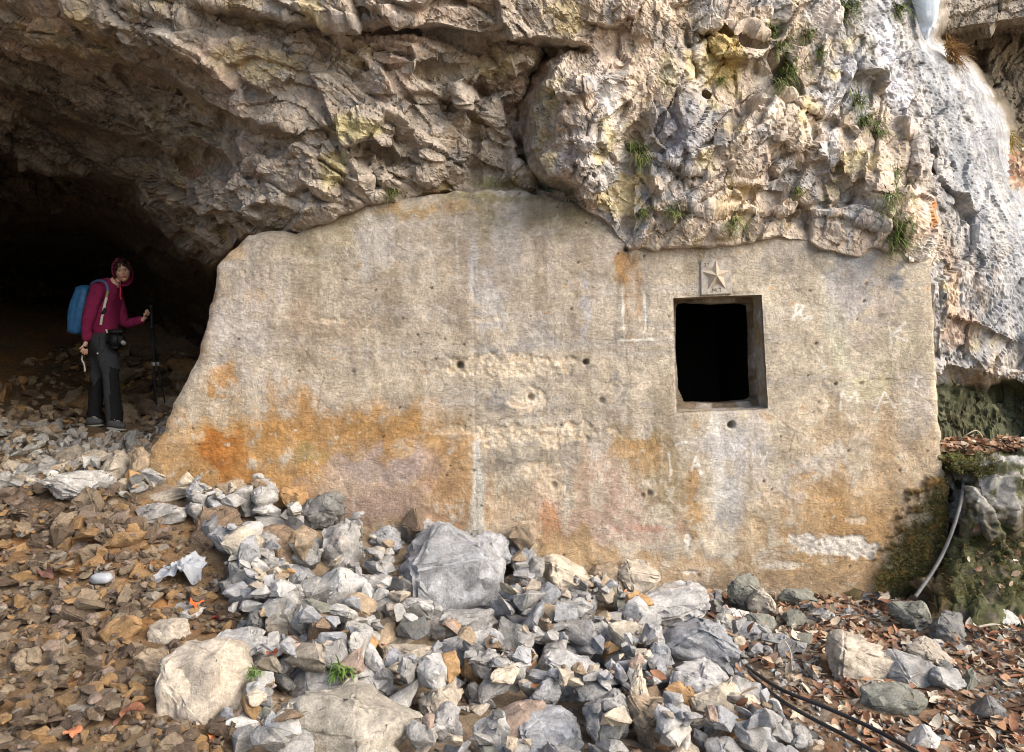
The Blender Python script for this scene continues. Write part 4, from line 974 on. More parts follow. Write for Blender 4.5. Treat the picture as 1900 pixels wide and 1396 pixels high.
for (s_, x, y, cl_, rg, u, v) in cand:
    j0, i0 = hidx(np.array([x]), np.array([y]))
    if BIG[j0[0], i0[0]] : continue
    tt_ = np.linspace(0, 6.28, 12); jb, ib = hidx(x+np.cos(tt_)*s_*.33, y+np.sin(tt_)*s_*.33)
    if BIG[jb, ib].mean() > (.30 if s_ > .07 else .5): continue
    if math.hypot(x-HER[0], y-HER[1]) < .30+s_*.5: continue
    if math.hypot((u-342), (v-1066)*1.6) < 62: continue
    cvy = np.interp(u, [1385, 1720, 1800], [1243, 1405, 1440])
    if u > 1375 and -25-s_*120 < v-cvy < 45+s_*280 and s_ > .045: continue
    ind = placed < N_IND and (rg != 'v' or s_ > .24)
    if ind: me, co = MEDM[rnd.randrange(len(MEDM))]
    else: co, fs = smallM[rnd.randrange(len(smallM))]
    fl_ = rnd.uniform(.30, .95); sc = np.array([s_/2*1.1, s_/2*rnd.uniform(.42, 1), s_/2*fl_])
    rot = rotm(rnd.gauss(0, .35), rnd.gauss(0, .35), rnd.uniform(0, 6.28))
    z, w, j, i = drop(co, x, y, sc, rot, 72 if rg != 'l' else 55)
    lift = z-HT[j0[0], i0[0]]
    if lift > (.24 if rg == 'c' else .10): continue
    if rg in ('l', 'r'): z -= s_*.12
    settle(w, z, j, i)
    if s_ > .08:
        for rr in (.75, .5, .25):
            jj, i_2 = hidx(x+w[:, 0]*rr, y+w[:, 1]*rr); up = w[:, 2] > 0
            np.maximum.at(H, (jj[up], i_2[up]), z+w[up, 2]*.9)
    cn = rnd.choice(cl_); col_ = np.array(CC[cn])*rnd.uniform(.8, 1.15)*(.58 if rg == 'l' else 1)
    if ind:
        o = place_mesh(me, x, y, z, sc, rot, col_, 'stone'); placed += 1
        lb, o['group'] = REG[rg]; o['category'] = 'stone'
        big_w = 'large' if s_ > .17 else 'small'; shp = 'flat' if fl_ < .6 else ('blocky' if fl_ > .8 else 'wedge-shaped')
        cw = {'blue': 'blue-grey', 'lgrey': 'pale grey', 'dgrey': 'dark grey', 'green': 'greenish grey', 'ochre': 'orange ochre', 'pink': 'pinkish brown', 'white': 'whitish'}.get(cn, cn)
        near_ = sorted(LMK, key=lambda t_: (t_[0]-u)**2+((t_[1]-v)*1.3)**2)[:3]; best = near_[0] if rg in 'crl' else None
        big_w = 'large' if s_ > .17 else ('mid-sized' if s_ > .125 else 'small')
        side_ = '' if best is None else ((('left of' if u < best[0] else 'right of') if abs(u-best[0]) > abs(v-best[1])*1.2 else ('in front of' if v > best[1] else 'behind')))
        if best is not None: o['label'] = '%s %s stone %s the %s' % (shp, cw, side_, best[2])
        if best is not None and o['label'] in USED:
            tries = ['%s %s' % (big_w, o['label'])]+['%s %s %s stone between the %s and the %s' % (big_w, shp, cw, best[2], n_[2]) for n_ in near_[1:]]+['%s %s stone between the %s and the %s' % (shp, cw, best[2], n_[2]) for n_ in near_[1:]]+['%s %s stone between the %s and the %s' % (big_w, cw, best[2], n_[2]) for n_ in near_[1:]]
            for t_ in tries:
                if t_ not in USED and len(t_.replace('-', ' ').split()) <= 16: o['label'] = t_; break
        if best is not None: USED.add(o['label'])
        elif rg == 'b': o['label'] = '%s %s %s stone on the bank %s' % (big_w, shp, cw, 'left of the shoes of the hiker' if u < 150 else ('below the shoes of the hiker' if v > 800 and u < 240 else 'near the lower left wall corner'))
        else: o['label'] = '%s %s %s stone on the dim cave slope %s' % (big_w if s_ < .17 else ('huge' if s_ > .36 else ('big' if s_ > .29 else 'medium')), shp, cw, 'left of the hiker' if u < 170 else 'right of the hiker')
    else:
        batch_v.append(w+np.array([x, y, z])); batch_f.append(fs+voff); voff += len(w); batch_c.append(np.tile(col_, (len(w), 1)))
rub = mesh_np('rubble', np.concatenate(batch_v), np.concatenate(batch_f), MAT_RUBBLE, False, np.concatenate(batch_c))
tag(rub, 'small broken stones filling the gaps between the boulders', kind='stuff')
# ------------------------------------------------------------------ gravel (stuff)
def scatter_small(n, base_co, fs, xr, yr, size, colf, accept, flat=.6, lift=0.0, top_p=.06):
    rg_ = np.random.RandomState(77+n)
    x = rg_.uniform(*xr, n); y = rg_.uniform(*yr, n); u, v = region_uv(x, y)
    ok = (u > -40) & (u < 2150) & (v > 600) & (v < 1430) & ~((y > 4.98) & (x > -2.5)); ok &= accept(u, v, x, y, rg_)
    x, y, u, v = x[ok], y[ok], u[ok], v[ok]; m = len(x)
    j, i = hidx(x, y); z = H[j, i]; ok2 = ~BIG[j, i] & ((z-HT[j, i] < .035) | (rg_.uniform(size=m) < top_p)); x, y, u, v, z = x[ok2], y[ok2], u[ok2], v[ok2], z[ok2]; m = len(x)
    s = size(rg_, m)
    ax = rg_.normal(0, .45, (m, 2)); az = rg_.uniform(0, 6.28, m)
    co = base_co[rg_.randint(0, len(base_co), m)]            # m,V,3
    co = co*np.stack([s, s*rg_.uniform(.6, 1, m), s*flat*rg_.uniform(.6, 1.2, m)], -1)[:, None, :]
    ca, sa = np.cos(ax[:, 0]), np.sin(ax[:, 0]); co = np.stack([co[..., 0], co[..., 1]*ca[:, None]-co[..., 2]*sa[:, None], co[..., 1]*sa[:, None]+co[..., 2]*ca[:, None]], -1)
    ca, sa = np.cos(ax[:, 1]), np.sin(ax[:, 1]); co = np.stack([co[..., 0]*ca[:, None]+co[..., 2]*sa[:, None], co[..., 1], -co[..., 0]*sa[:, None]+co[..., 2]*ca[:, None]], -1)
    ca, sa = np.cos(az), np.sin(az); co = np.stack([co[..., 0]*ca[:, None]-co[..., 1]*sa[:, None], co[..., 0]*sa[:, None]+co[..., 1]*ca[:, None], co[..., 2]], -1)
    co = co+np.stack([x, y, z+s*lift], -1)[:, None, :]
    Vn = co.shape[1]; f = fs[None]+(np.arange(m)*Vn)[:, None, None]
    cc_ = colf(rg_, m, u, v); cc_ = np.repeat(cc_, Vn, 0)
    return co.reshape(-1, 3), f.reshape(-1, fs.shape[1]), cc_
ico = bmesh.new(); bmesh.ops.create_icosphere(ico, subdivisions=1, radius=1); ico.verts.ensure_lookup_table()
ic = np.array([v.co[:] for v in ico.verts]); icf = np.array([[v.index for v in f.verts] for f in ico.faces]); ico.free()
pebs = np.stack([ic*np.random.RandomState(k).uniform(.62, 1.2, (len(ic), 1)) for k in range(16)])
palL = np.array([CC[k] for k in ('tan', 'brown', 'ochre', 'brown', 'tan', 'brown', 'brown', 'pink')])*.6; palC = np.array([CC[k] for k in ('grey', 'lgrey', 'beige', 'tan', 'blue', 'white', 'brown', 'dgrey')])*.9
def colg(rg_, m, u, v):
    l, c_, r = side_masks(u, v, None, None); t = rg_.uniform(size=m) < l*1.3
    return np.where(t[:, None], palL[rg_.randint(0, 8, m)], palC[rg_.randint(0, 8, m)])*rg_.uniform(.7, 1.15, (m, 1))
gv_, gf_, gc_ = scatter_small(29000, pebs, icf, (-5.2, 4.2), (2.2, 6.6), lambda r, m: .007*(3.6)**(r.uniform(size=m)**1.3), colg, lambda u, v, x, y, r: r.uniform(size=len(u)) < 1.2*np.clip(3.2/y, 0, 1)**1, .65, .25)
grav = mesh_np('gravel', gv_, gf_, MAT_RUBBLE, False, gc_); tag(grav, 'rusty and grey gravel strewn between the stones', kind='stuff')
# ------------------------------------------------------------------ dry leaves
def leaf_unit(seed):
    r = np.random.RandomState(seed); us_ = np.linspace(-1, 1, 5); pts = []
    cu, cv2 = r.uniform(-.5, .9), r.uniform(-.3, 1.1)
    for t in us_:
        w_ = .52*(1-abs(t)**2.0)+.03
        for s_ in (-1, 0, 1): pts.append((t, s_*w_, cu*.45*t*t+cv2*.5*abs(s_)*w_+r.uniform(-.05, .05)))
    return np.array(pts)
leafs = np.stack([leaf_unit(k) for k in range(14)])
lfq = np.array([(a*3+b, a*3+b+1, a*3+b+4, a*3+b+3) for a in range(4) for b in range(2)])
palF = np.array([.9, 1.04, 1.05])*np.array([(.27, .125, .065), (.31, .16, .09), (.20, .09, .05), (.37, .23, .15), (.44, .31, .22), (.15, .07, .045), (.28, .115, .06), (.50, .38, .29)])
def colf_(rg_, m, u, v): return palF[rg_.randint(0, 8, m)]*rg_.uniform(.75, 1.25, (m, 1))
def accf(u, v, x, y, r):
    n_ = fbm(np.c_[x*2.2, y*2.2, 0*x], 3, 900)
    d = sstep(1240, 1420, u)*np.clip(.60+1.4*n_+.35*sstep(1150, 1100, v)+.25*sstep(1500, 1800, u), .08, 1)+.035*sstep(500, 700, u)+.02
    return r.uniform(size=len(u)) < d
parts_ = [scatter_small(21000, leafs, lfq, (-.2, 4.25), (2.4, 4.97), lambda r, m: r.uniform(.010, .046, m), colf_, accf, 1.0, .35, .22), scatter_small(1600, leafs, lfq, (-3.6, 3.4), (2.4, 4.97), lambda r, m: r.uniform(.02, .042, m), colf_, accf, 1.0, .35)]
# on the ledge right of the wall
rg_ = np.random.RandomState(9); L_v = []; L_f = []; L_c = []; o0 = 0
for q_ in parts_:
    L_v.append(q_[0]); L_f.append(q_[1]+o0); L_c.append(q_[2]); o0 += len(q_[0])
def add_leaf(p_, s_, nrm_):
    global o0
    co = leafs[rg_.randint(14)]*s_; R_ = (Vector(nrm_).to_track_quat('Z', 'Y').to_matrix() @ Matrix.Rotation(rg_.uniform(0, 6.28), 3, 'Z') @ Matrix.Rotation(rg_.normal(0, .4), 3, 'X'))
    L_v.append(co@np.array(R_).T+np.array(p_)); L_f.append(lfq+o0); o0 += len(co); L_c.append(np.tile(palF[rg_.randint(8)]*rg_.uniform(.8, 1.25), (len(co), 1)))
for k in range(900):
    p_, nn_ = on_bank(rg_.uniform(1742, 2030), rg_.uniform(815, 842)); p_ = p_+Vector((0, 0, rg_.uniform(.0, .03))); add_leaf(p_, rg_.uniform(.022, .045), (rg_.normal(0, .3), -.2+rg_.normal(0, .3), 1))
for k in range(20):
    p_, nn_ = on_bank(rg_.uniform(1740, 1900), rg_.uniform(980, 1100)); add_leaf(p_+nn_*.012, rg_.uniform(.018, .035), nn_+Vector(rg_.normal(0, .3, 3)))
for k in range(150):
    u_, v_ = rg_.uniform(1872, 1915), rg_.uniform(285, 350); p_, nn_ = on_cliff(u_, v_); add_leaf(p_+nn_*.01, rg_.uniform(.03, .05), nn_)
lit = mesh_np('leaf_litter', np.concatenate(L_v), np.concatenate(L_f), MAT_LEAF, True, np.concatenate(L_c)); tag(lit, 'dry brown beech leaves littering the ground on the right', kind='stuff')
def single_leaf(px, py, s_px, colr, lab, seed, lobed=False):
    g = ground_hit(px, py, H); s_ = s_px/2*g[1]/FPX
    bm = bmesh.new(); n = 40; rim = []
    cen = bm.verts.new((0, 0, .0))
    for k in range(n):
        t = 2*math.pi*k/n; r_ = (0.62+.38*abs(math.cos(2.5*t))**.8) if lobed else (.55+.45*abs(math.cos(t)))*(1+.05*math.sin(9*t))
        rim.append(bm.verts.new((r_*math.cos(t)*s_, r_*math.sin(t)*s_*(.8 if lobed else .6), s_*(.35*math.cos(2*t+seed)+.12*math.sin(5*t+seed)))))
    mid = [bm.verts.new((v.co.x*.5, v.co.y*.5, v.co.z*.25-s_*.05)) for v in rim]
    for k in range(n):
        bm.faces.new((cen, mid[k], mid[(k+1) % n])); bm.faces.new((mid[k], rim[k], rim[(k+1) % n], mid[(k+1) % n]))
    o = from_bm('dry_leaf', bm, plain('leaf_'+str(seed), colr, .6, .35, 60, .4)); o.location = (g[0], g[1], g[2]+s_*.35); o.rotation_euler = (.45, rnd.uniform(-.3, .3), seed*1.3)
    tag(o, lab, 'leaf')
single_leaf(364, 1124, 36, (.42, .10, .03), 'bright orange-red dry leaf lying on the gravel below the crumpled scrap', 1)
single_leaf(402, 1152, 30, (.26, .06, .045), 'small dark red leaf on the gravel above the flat pale stone', 2)
single_leaf(238, 1330, 60, (.26, .12, .08), 'large brown lobed leaf on gravel left of the large beige boulder', 3, True)
single_leaf(395, 1370, 36, (.42, .15, .05), 'orange-brown leaf on gravel at the bottom below the beige boulder', 4)
single_leaf(135, 1362, 34, (.34, .13, .06), 'reddish brown leaf on rusty gravel near the bottom left corner', 5, True)
single_leaf(712, 1195, 26, (.36, .12, .06), 'red-brown leaf curled beside the long grey slab', 6)
single_leaf(505, 1215, 26, (.34, .10, .05), 'russet leaf beside the white slab of stone', 7)
single_leaf(1428, 1225, 50, (.46, .32, .22), 'pale tan leaf standing up where the black cables begin', 8, True)
single_leaf(85, 1068, 50, (.10, .05, .04), 'wet dark leaf lying on the brown dirt at far left', 9)

# ------------------------------------------------------------------ grass tufts and moss
def blades(n, L, spread, down, seed, cols, w=.003):
    r = np.random.RandomState(seed); Vv_ = []; Ff = []; Cc = []; o_0 = 0
    for k in range(n):
        a_ = r.uniform(0, 6.28); l = L*r.uniform(.4, 1); dirx = r.normal(0, spread); diry = -abs(r.normal(.5, spread)); dirz = r.normal(.35 if not down else -.2, .45)
        d0 = np.array([dirx, diry, dirz]); d0 /= np.linalg.norm(d0); p_ = np.array([r.normal(0, L*.22), 0, r.normal(0, L*.16)]); side = np.cross(d0, [0, 0, 1]); side /= np.linalg.norm(side)+1e-6
        for s_ in range(5):
            t = s_/4; ww = w*(1-t*.9); Vv_ += [p_-side*ww, p_+side*ww]; d1 = d0+np.array([0, 0, -1.3*t*(1.2 if down else .8)]); p_ = p_+d1/np.linalg.norm(d1)*l/4
        for s_ in range(4): Ff.append((o_0+2*s_, o_0+2*s_+1, o_0+2*s_+3, o_0+2*s_+2))
        o_0 += 10; cc_ = np.array(cols[r.randint(len(cols))])*r.uniform(.7, 1.3); Cc.append(np.tile(cc_, (10, 1)))
    return np.array(Vv_), np.array(Ff), np.concatenate(Cc)
GR = [(.09, .14, .03), (.13, .17, .04), (.06, .09, .02), (.20, .19, .07)]
tuftm = [mesh_np('grass_tuft', *blades(70, .12, .6, True, 50+k, GR)[:2], MAT_GREEN, True, blades(70, .12, .6, True, 50+k, GR)[2], link=False) for k in range(3)]
TF = [(1440, 50, 1.3, 'green tuft on the ledge right at the top of the ochre alcove'), (1455, 80, 1.2, 'green tuft hanging just below the one on the ochre alcove ledge'), (1568, 22, 1.5, 'large green tuft in a crack near the top edge'), (1582, 5, 1.2, 'green tuft cut by the top edge of the picture'), (1665, 18, 1.3, 'green tuft near the top beside the icicle'),
      (1470, 130, 1.3, 'dark green tuft in the vertical crack right of the ochre alcove'), (1500, 62, 1.0, 'small tuft on a knob right of the ochre alcove'), (1445, 162, 1.0, 'green tuft low in the crack under the ochre alcove'), (1522, 98, 1.0, 'thin tuft on the shelf below the large top tuft'), (1592, 185, 1.2, 'green tuft in the slanting crack on the grey rock, its upper end'), (1612, 215, 1.4, 'green tuft in the middle of the slanting crack'), (1636, 240, 1.2, 'green tuft at the lower end of the slanting crack'),
      (1182, 272, 1.2, 'green tuft in the niche right of the big round rock bulge'), (1195, 290, .9, 'small tuft under the niche beside the rock bulge'), (1640, 365, 1.6, 'green tuft above the wall on the right'), (1660, 385, 1.2, 'green tuft just under the one above the wall on the right'), (1680, 412, 1.3, 'dark tuft beside the pale rock pillar'), (1660, 448, 1.6, 'green tuft hanging over the right end of the wall top'), (1480, 355, .8, 'tiny tuft in the middle of the cliff above the wall'),
      (1358, 415, 1.2, 'green tuft on the small block just above the star plaque'), (1245, 392, 1.0, 'green tuft above the wall left of the star plaque'), (1194, 398, .9, 'small tuft above the wall step left of the plaque'), (728, 355, .8, 'faint tuft where the left wall top meets the rock'), (1022, 352, .9, 'tuft under the big round rock bulge'), (1660, 320, .8, 'thin tuft at the edge of the vertical cleft'), (1340, 145, .7, 'little tuft inside the ochre alcove')]
for k, (px, py, s_, lab) in enumerate(TF):
    p_, nn_ = on_cliff(px, py); o = link_me('grass_tuft', tuftm[k % 3]); o.location = p_+nn_*.01; o.scale = (s_*1.15,)*3; o.rotation_euler = (0, 0, rnd.uniform(-.6, .6)); tag(o, lab, 'grass tuft', 'grass tufts in the cliff cracks')
vD, fD, cD = blades(260, .24, .7, True, 91, [(.34, .22, .10), (.28, .17, .07), (.40, .29, .15)], .0032)
p_, nn_ = on_cliff(1762, 108)
o = mesh_np('dry_grass_tuft', vD, fD, MAT_GREEN, True, cD); o.location = Vector(P(1762, 100, 5.75)); o.scale = (1.1, 1, 1.0); o.rotation_euler = (0, .5, .7); tag(o, 'orange dry grass tuft on the cliff edge under the icicle', 'grass tuft')
o = mesh_np('dry_grass_tuft', *blades(90, .2, .7, True, 92, [(.32, .26, .08), (.40, .28, .10)])[:2], MAT_GREEN, True, blades(90, .2, .7, True, 92, [(.32, .26, .08), (.40, .28, .10)])[2]); o.location = Vector(P(1874, 262, 5.8)); o.rotation_euler = (0, .3, 1.0); tag(o, 'olive dry grass tuft on the cliff edge above the far leaf slope', 'grass tuft')
o = link_me('weed', mesh_np('weed', *blades(50, .09, .8, False, 61, [(.12, .2, .04), (.09, .16, .03)], .006)[:2], MAT_GREEN, True, blades(50, .09, .8, False, 61, [(.12, .2, .04), (.09, .16, .03)])[2], link=False)); g = ground_hit(632, 1245, H); o.location = tuple(g); tag(o, 'little green weed growing in gravel under the white slab', 'weed')
o = link_me('weed', o.data); g = ground_hit(472, 1248, H); o.location = tuple(g); o.scale = (.6,)*3; tag(o, 'tiny green weed right of the large beige boulder', 'weed')
# moss: tiny blades on the ledges and the wall corner
rg_ = np.random.RandomState(31); MV = []; MF = []; MC = []; o0 = 0
mu = []
for k in range(5200):
    t = rg_.uniform()
    if t < .45:
        u_, v_ = rg_.uniform(1620, 1758), rg_.uniform(860, 1108); ml = np.interp(u_, [1600, 1650, 1700, 1750, 1760], [1120, 1020, 955, 890, 850])
        if v_ < ml+rg_.normal(0, 10): continue
        p_ = P(u_, v_, YW-.045); nn_ = np.array([0, -1, .1])
    elif t < .7:
        p_, nn_ = on_bank(rg_.uniform(1745, 2000), rg_.uniform(990, 1110)); p_ = np.array(p_); nn_ = np.array(nn_)
    elif t < .85:
        p_, nn_ = on_bank(rg_.uniform(1745, 1850)+0, rg_.uniform(838, 885)); p_ = np.array(p_); nn_ = np.array(nn_)
    else:
        p_, nn_ = on_bank(rg_.uniform(1745, 2000), rg_.uniform(728, 812)); p_ = np.array(p_); nn_ = np.array(nn_)
    for b_ in range(4):
        d_ = nn_+rg_.normal(0, .7, 3)+np.array([0, 0, -.2]); d_ /= np.linalg.norm(d_); l = rg_.uniform(.010, .028); s_ = np.cross(d_, rg_.normal(size=3)); s_ /= np.linalg.norm(s_)
        b0 = p_+rg_.normal(0, .008, 3); MV += [b0-s_*.003, b0+s_*.003, b0+d_*l]; MF.append((o0, o0+1, o0+2)); o0 += 3
        cc_ = np.array([(.06, .075, .015), (.10, .11, .02), (.13, .10, .03), (.05, .05, .015), (.16, .10, .03)][rg_.randint(5)])*rg_.uniform(.7, 1.4); MC += [cc_]*3
moss = mesh_np('moss', np.array(MV), np.array(MF), MAT_GREEN, False, np.array(MC)); tag(moss, 'dark green moss covering the wall corner and the rock ledges', kind='stuff')

# ------------------------------------------------------------------ hose, cables, twigs, icicle, scrap
hp = []
for (u_, v_, d_) in [(1787, 892, 5.02), (1786, 915, 4.86), (1778, 950, 4.76), (1765, 990, 4.70), (1748, 1030, 4.66), (1728, 1065, 4.60), (1712, 1088, 4.55), (1698, 1108, 4.50)]: hp.append(V(u_, v_, d_))
bm = tube(spline(hp, 8), .0115, 12); o = from_bm('hose', bm, plain('grey_plastic_pipe', (.085, .085, .088), .55, .4, 30, .2)); tag(o, 'weathered grey pipe curving down from the mossy rock into the leaves', 'pipe')
hb = spline(hp, 8)
def cable(pts, r, lab, dx=0):
    q_ = []
    for (u_, v_, up) in pts:
        g = ground_hit(u_, v_+8, HT); g = np.array(V(u_, v_, g[1]-.15)); q_.append(Vector(g))
    o = from_bm('cable', tube(spline(q_, 8), r, 10), plain('black_rubber', (.018, .018, .02), .35, .3, 40, .1)); tag(o, lab, 'cable', 'black cables on the ground')
cable([(1385, 1236, .02), (1400, 1248, .10), (1450, 1280, .10), (1520, 1308, .10), (1590, 1338, .10), (1650, 1368, .10), (1720, 1408, .10), (1800, 1450, .10)], .0095, 'upper of the two black cables running to the bottom right')
cable([(1390, 1246, .02), (1404, 1262, .09), (1450, 1300, .10), (1510, 1335, .10), (1570, 1366, .10), (1630, 1400, .10), (1700, 1440, .10)], .009, 'lower of the two black cables running to the bottom right')
MTW = plain('dry_twig', (.42, .36, .28), .8, .2, 60, .3)
def twig(pts, r, lab, name='twig'):
    o = from_bm(name, tube(spline([V(*p_) for p_ in pts], 6), r, 6), MTW); tag(o, lab, 'twig')
twig([(1778, 818, 5.35), (1795, 806, 5.3), (1810, 799, 5.3), (1818, 804, 5.3), (1823, 812, 5.32)], .004, 'pale bent twig sticking out of the leaves on the mossy ledge')
def gp_(u_, v_, up=0):
    g = ground_hit(u_, v_, HT); return V(u_, v_-up, g[1])
def gtwig(a_, b_, r, lab, up=25):
    g = ground_hit(*a_, HT); p1_ = Vector(g)+Vector((0, 0, .04)); g2 = V(b_[0], b_[1], g[1]+.02); mid = (p1_+g2)/2+Vector((.01, 0, .02))
    o = from_bm('twig', tube(spline([p1_, mid, g2], 6), r, 6), MTW); tag(o, lab, 'twig')
gtwig((1470, 1258), (1457, 1190), .003, 'thin pale stalk standing upright left of the two-faced boulder')
gtwig((1425, 1140), (1390, 1085), .003, 'thin pale stalk leaning on the narrow beige stone')
gtwig((1440, 1125), (1432, 1098), .0025, 'short pale stalk beside the narrow beige stone')
gtwig((1640, 1280), (1600, 1272), .004, 'straw lying beside the wide mossy-grey stone')
gtwig((1870, 1178), (1810, 1165), .008, 'brown stick lying in the leaves under the whitish stone')
gtwig((820, 985), (800, 964), .004, 'thin reddish stick leaning against the wall at the heap top')
# icicle
MI, nt, b = newmat('ice', .25); b.inputs['Base Color'].default_value = (.72, .82, .92, 1); b.inputs['Transmission Weight'].default_value = .25; b.inputs['Subsurface Weight'].default_value = .3; b.inputs['Subsurface Radius'].default_value = (.05, .06, .08)
n_i = noise_node(nt, None, 30, 4); bumps(nt, b, [(n_i.outputs[0], .4, .01)])
def icicle(pts, rr, lab):
    bm = tube(spline([V(*p_) for p_ in pts], 6), [x for x in np.interp(np.linspace(0, 1, (len(pts)-1)*6+1), np.linspace(0, 1, len(rr)), rr)], 16)
    for v in bm.verts:
        d_ = fbm(np.array([[v.co.x*22, v.co.y*22, v.co.z*4]]), 4, 950)[0]; v.co.x += d_*.055; v.co.y += d_*.045
    o = from_bm('icicle', bm, MI); tag(o, lab, 'icicle')
icicle([(1712, -90, 5.45), (1716, -40, 5.45), (1718, 0, 5.45), (1718, 30, 5.46), (1716, 55, 5.48), (1715, 73, 5.5)], [.13, .12, .085, .065, .035, .006], 'thick blue-white icicle hanging from the top edge at the cliff corner')
icicle([(1734, -60, 5.6), (1733, -20, 5.6), (1731, 20, 5.6), (1729, 52, 5.6)], [.05, .045, .03, .004], 'thinner icicle point just right of the thick icicle')
# crumpled translucent scrap on the dirt
g = ground_hit(342, 1078, H); bm = bmesh.new(); bmesh.ops.create_grid(bm, x_segments=26, y_segments=18, size=1)
for v in bm.verts:
    x, y = v.co.x, v.co.y; p_ = np.array([[x*1.7, y*1.7, 3.3]]); ridge = .10-abs(fbm(p_*.8, 2, 960)[0])*.35+.08*(1-abs(x)); ang_ = math.atan2(y, x); k = 1-.22*abs(math.sin(2.5*ang_))
    v.co.x = x*.140*k; v.co.y = y*.105*k; v.co.z = max(ridge, -.05)*.55+.045
bmesh.ops.solidify(bm, geom=bm.faces[:], thickness=.004)
MS, nt, b = newmat('milky_ice', .4); b.inputs['Base Color'].default_value = (.28, .295, .32, 1); b.inputs['Subsurface Weight'].default_value = .3; b.inputs['Subsurface Radius'].default_value = (.03, .03, .03)
o = from_bm('ice_sheet', bm, MS, smooth=False); o.location = tuple(g); o.rotation_euler = (.25, -.05, .1); tag(o, 'crumpled milky white sheet lying on the brown dirt', 'ice sheet')
g = ground_hit(188, 1075, H); bm = bmesh.new(); bmesh.ops.create_icosphere(bm, subdivisions=3, radius=1)
for v in bm.verts: v.co *= 1+.25*fbm(np.array([v.co[:]])*1.6, 3, 970)[0]; v.co.x *= .062; v.co.y *= .04; v.co.z *= .03
o = from_bm('ice_chunk', bm, MS); o.location = tuple(g+np.array([0, 0, .005])); tag(o, 'small clear grey-blue chunk of ice left of the crumpled white sheet', 'ice')

# ------------------------------------------------------------------ the hiker
PS = 7.1/FPX
def pj(u_, v_, dy=0.0): return V(u_, v_, 7.1+dy)
def skin_mesh(nodes, edges, sub=2, root=0):
    """nodes: (Vector, radius or (rx, ry)); grows one smooth body and returns a mesh"""
    me = bpy.data.meshes.new('skin_tmp'); me.from_pydata([n[0] for n in nodes], edges, [])
    o = bpy.data.objects.new('skin_tmp', me); COL.objects.link(o)
    md = o.modifiers.new('s', 'SKIN'); md.use_smooth_shade = True
    sv = me.skin_vertices[0].data
    for k, n in enumerate(nodes):
        r = n[1] if isinstance(n[1], tuple) else (n[1], n[1]); sv[k].radius = r; sv[k].use_root = (k == root)
    if sub: s = o.modifiers.new('u', 'SUBSURF'); s.levels = sub; s.render_levels = sub
    dg = bpy.context.evaluated_depsgraph_get(); dg.update()
    out = bpy.data.meshes.new_from_object(o.evaluated_get(dg)); bpy.data.objects.remove(o); bpy.data.meshes.remove(me)
    return out
def chain(n, s=0): return [(s+i, s+i+1) for i in range(n-1)]
def bm_join(meshes):
    bm = bmesh.new()
    for m in meshes: bm.from_mesh(m)
    return bm
R = PS
def wrinkle(bm, amp, sc, seed, str_z=1.0):
    bm.normal_update(); co = np.array([v.co[:] for v in bm.verts]); f = fbm(co*np.array([sc, sc, sc*str_z]), 3, seed)*amp
    for v, d_, nn_ in zip(bm.verts, f, [v.normal.copy() for v in bm.verts]): v.co += nn_*float(d_)
MSK = attr_mat('skin', .55, 60, .06); MHO = plain('maroon_fleece', (.23, .018, .075), .95, .2, 50, .3); MTR = plain('grey_trousers', (.042, .045, .05), .9, .2, 60, .3); MTB = plain('black_panel', (.012, .012, .013), .9, .2, 60, .2)
MHA = plain('dark_hair', (.022, .011, .008), .6, .3, 120, .5); MBK = plain('black_nylon', (.012, .012, .014), .6, .2, 60, .2); MBL = plain('blue_rain_cover', (.03, .125, .29), .55, .25, 30, .6)
MWH = plain('pale_webbing', (.62, .60, .52), .7, .15, 80, .2); MSO = plain('shoe_sole', (.45, .43, .38), .8, .1, 60, .1); MSH = plain('shoe_fabric', (.10, .10, .105), .8, .3, 90, .4); MRD = plain('red_cord', (.5, .03, .06), .7); MMT = plain('grey_metal', (.30, .30, .32), .4, .1, 60, 0)
SKC = np.array([.70, .44, .33])
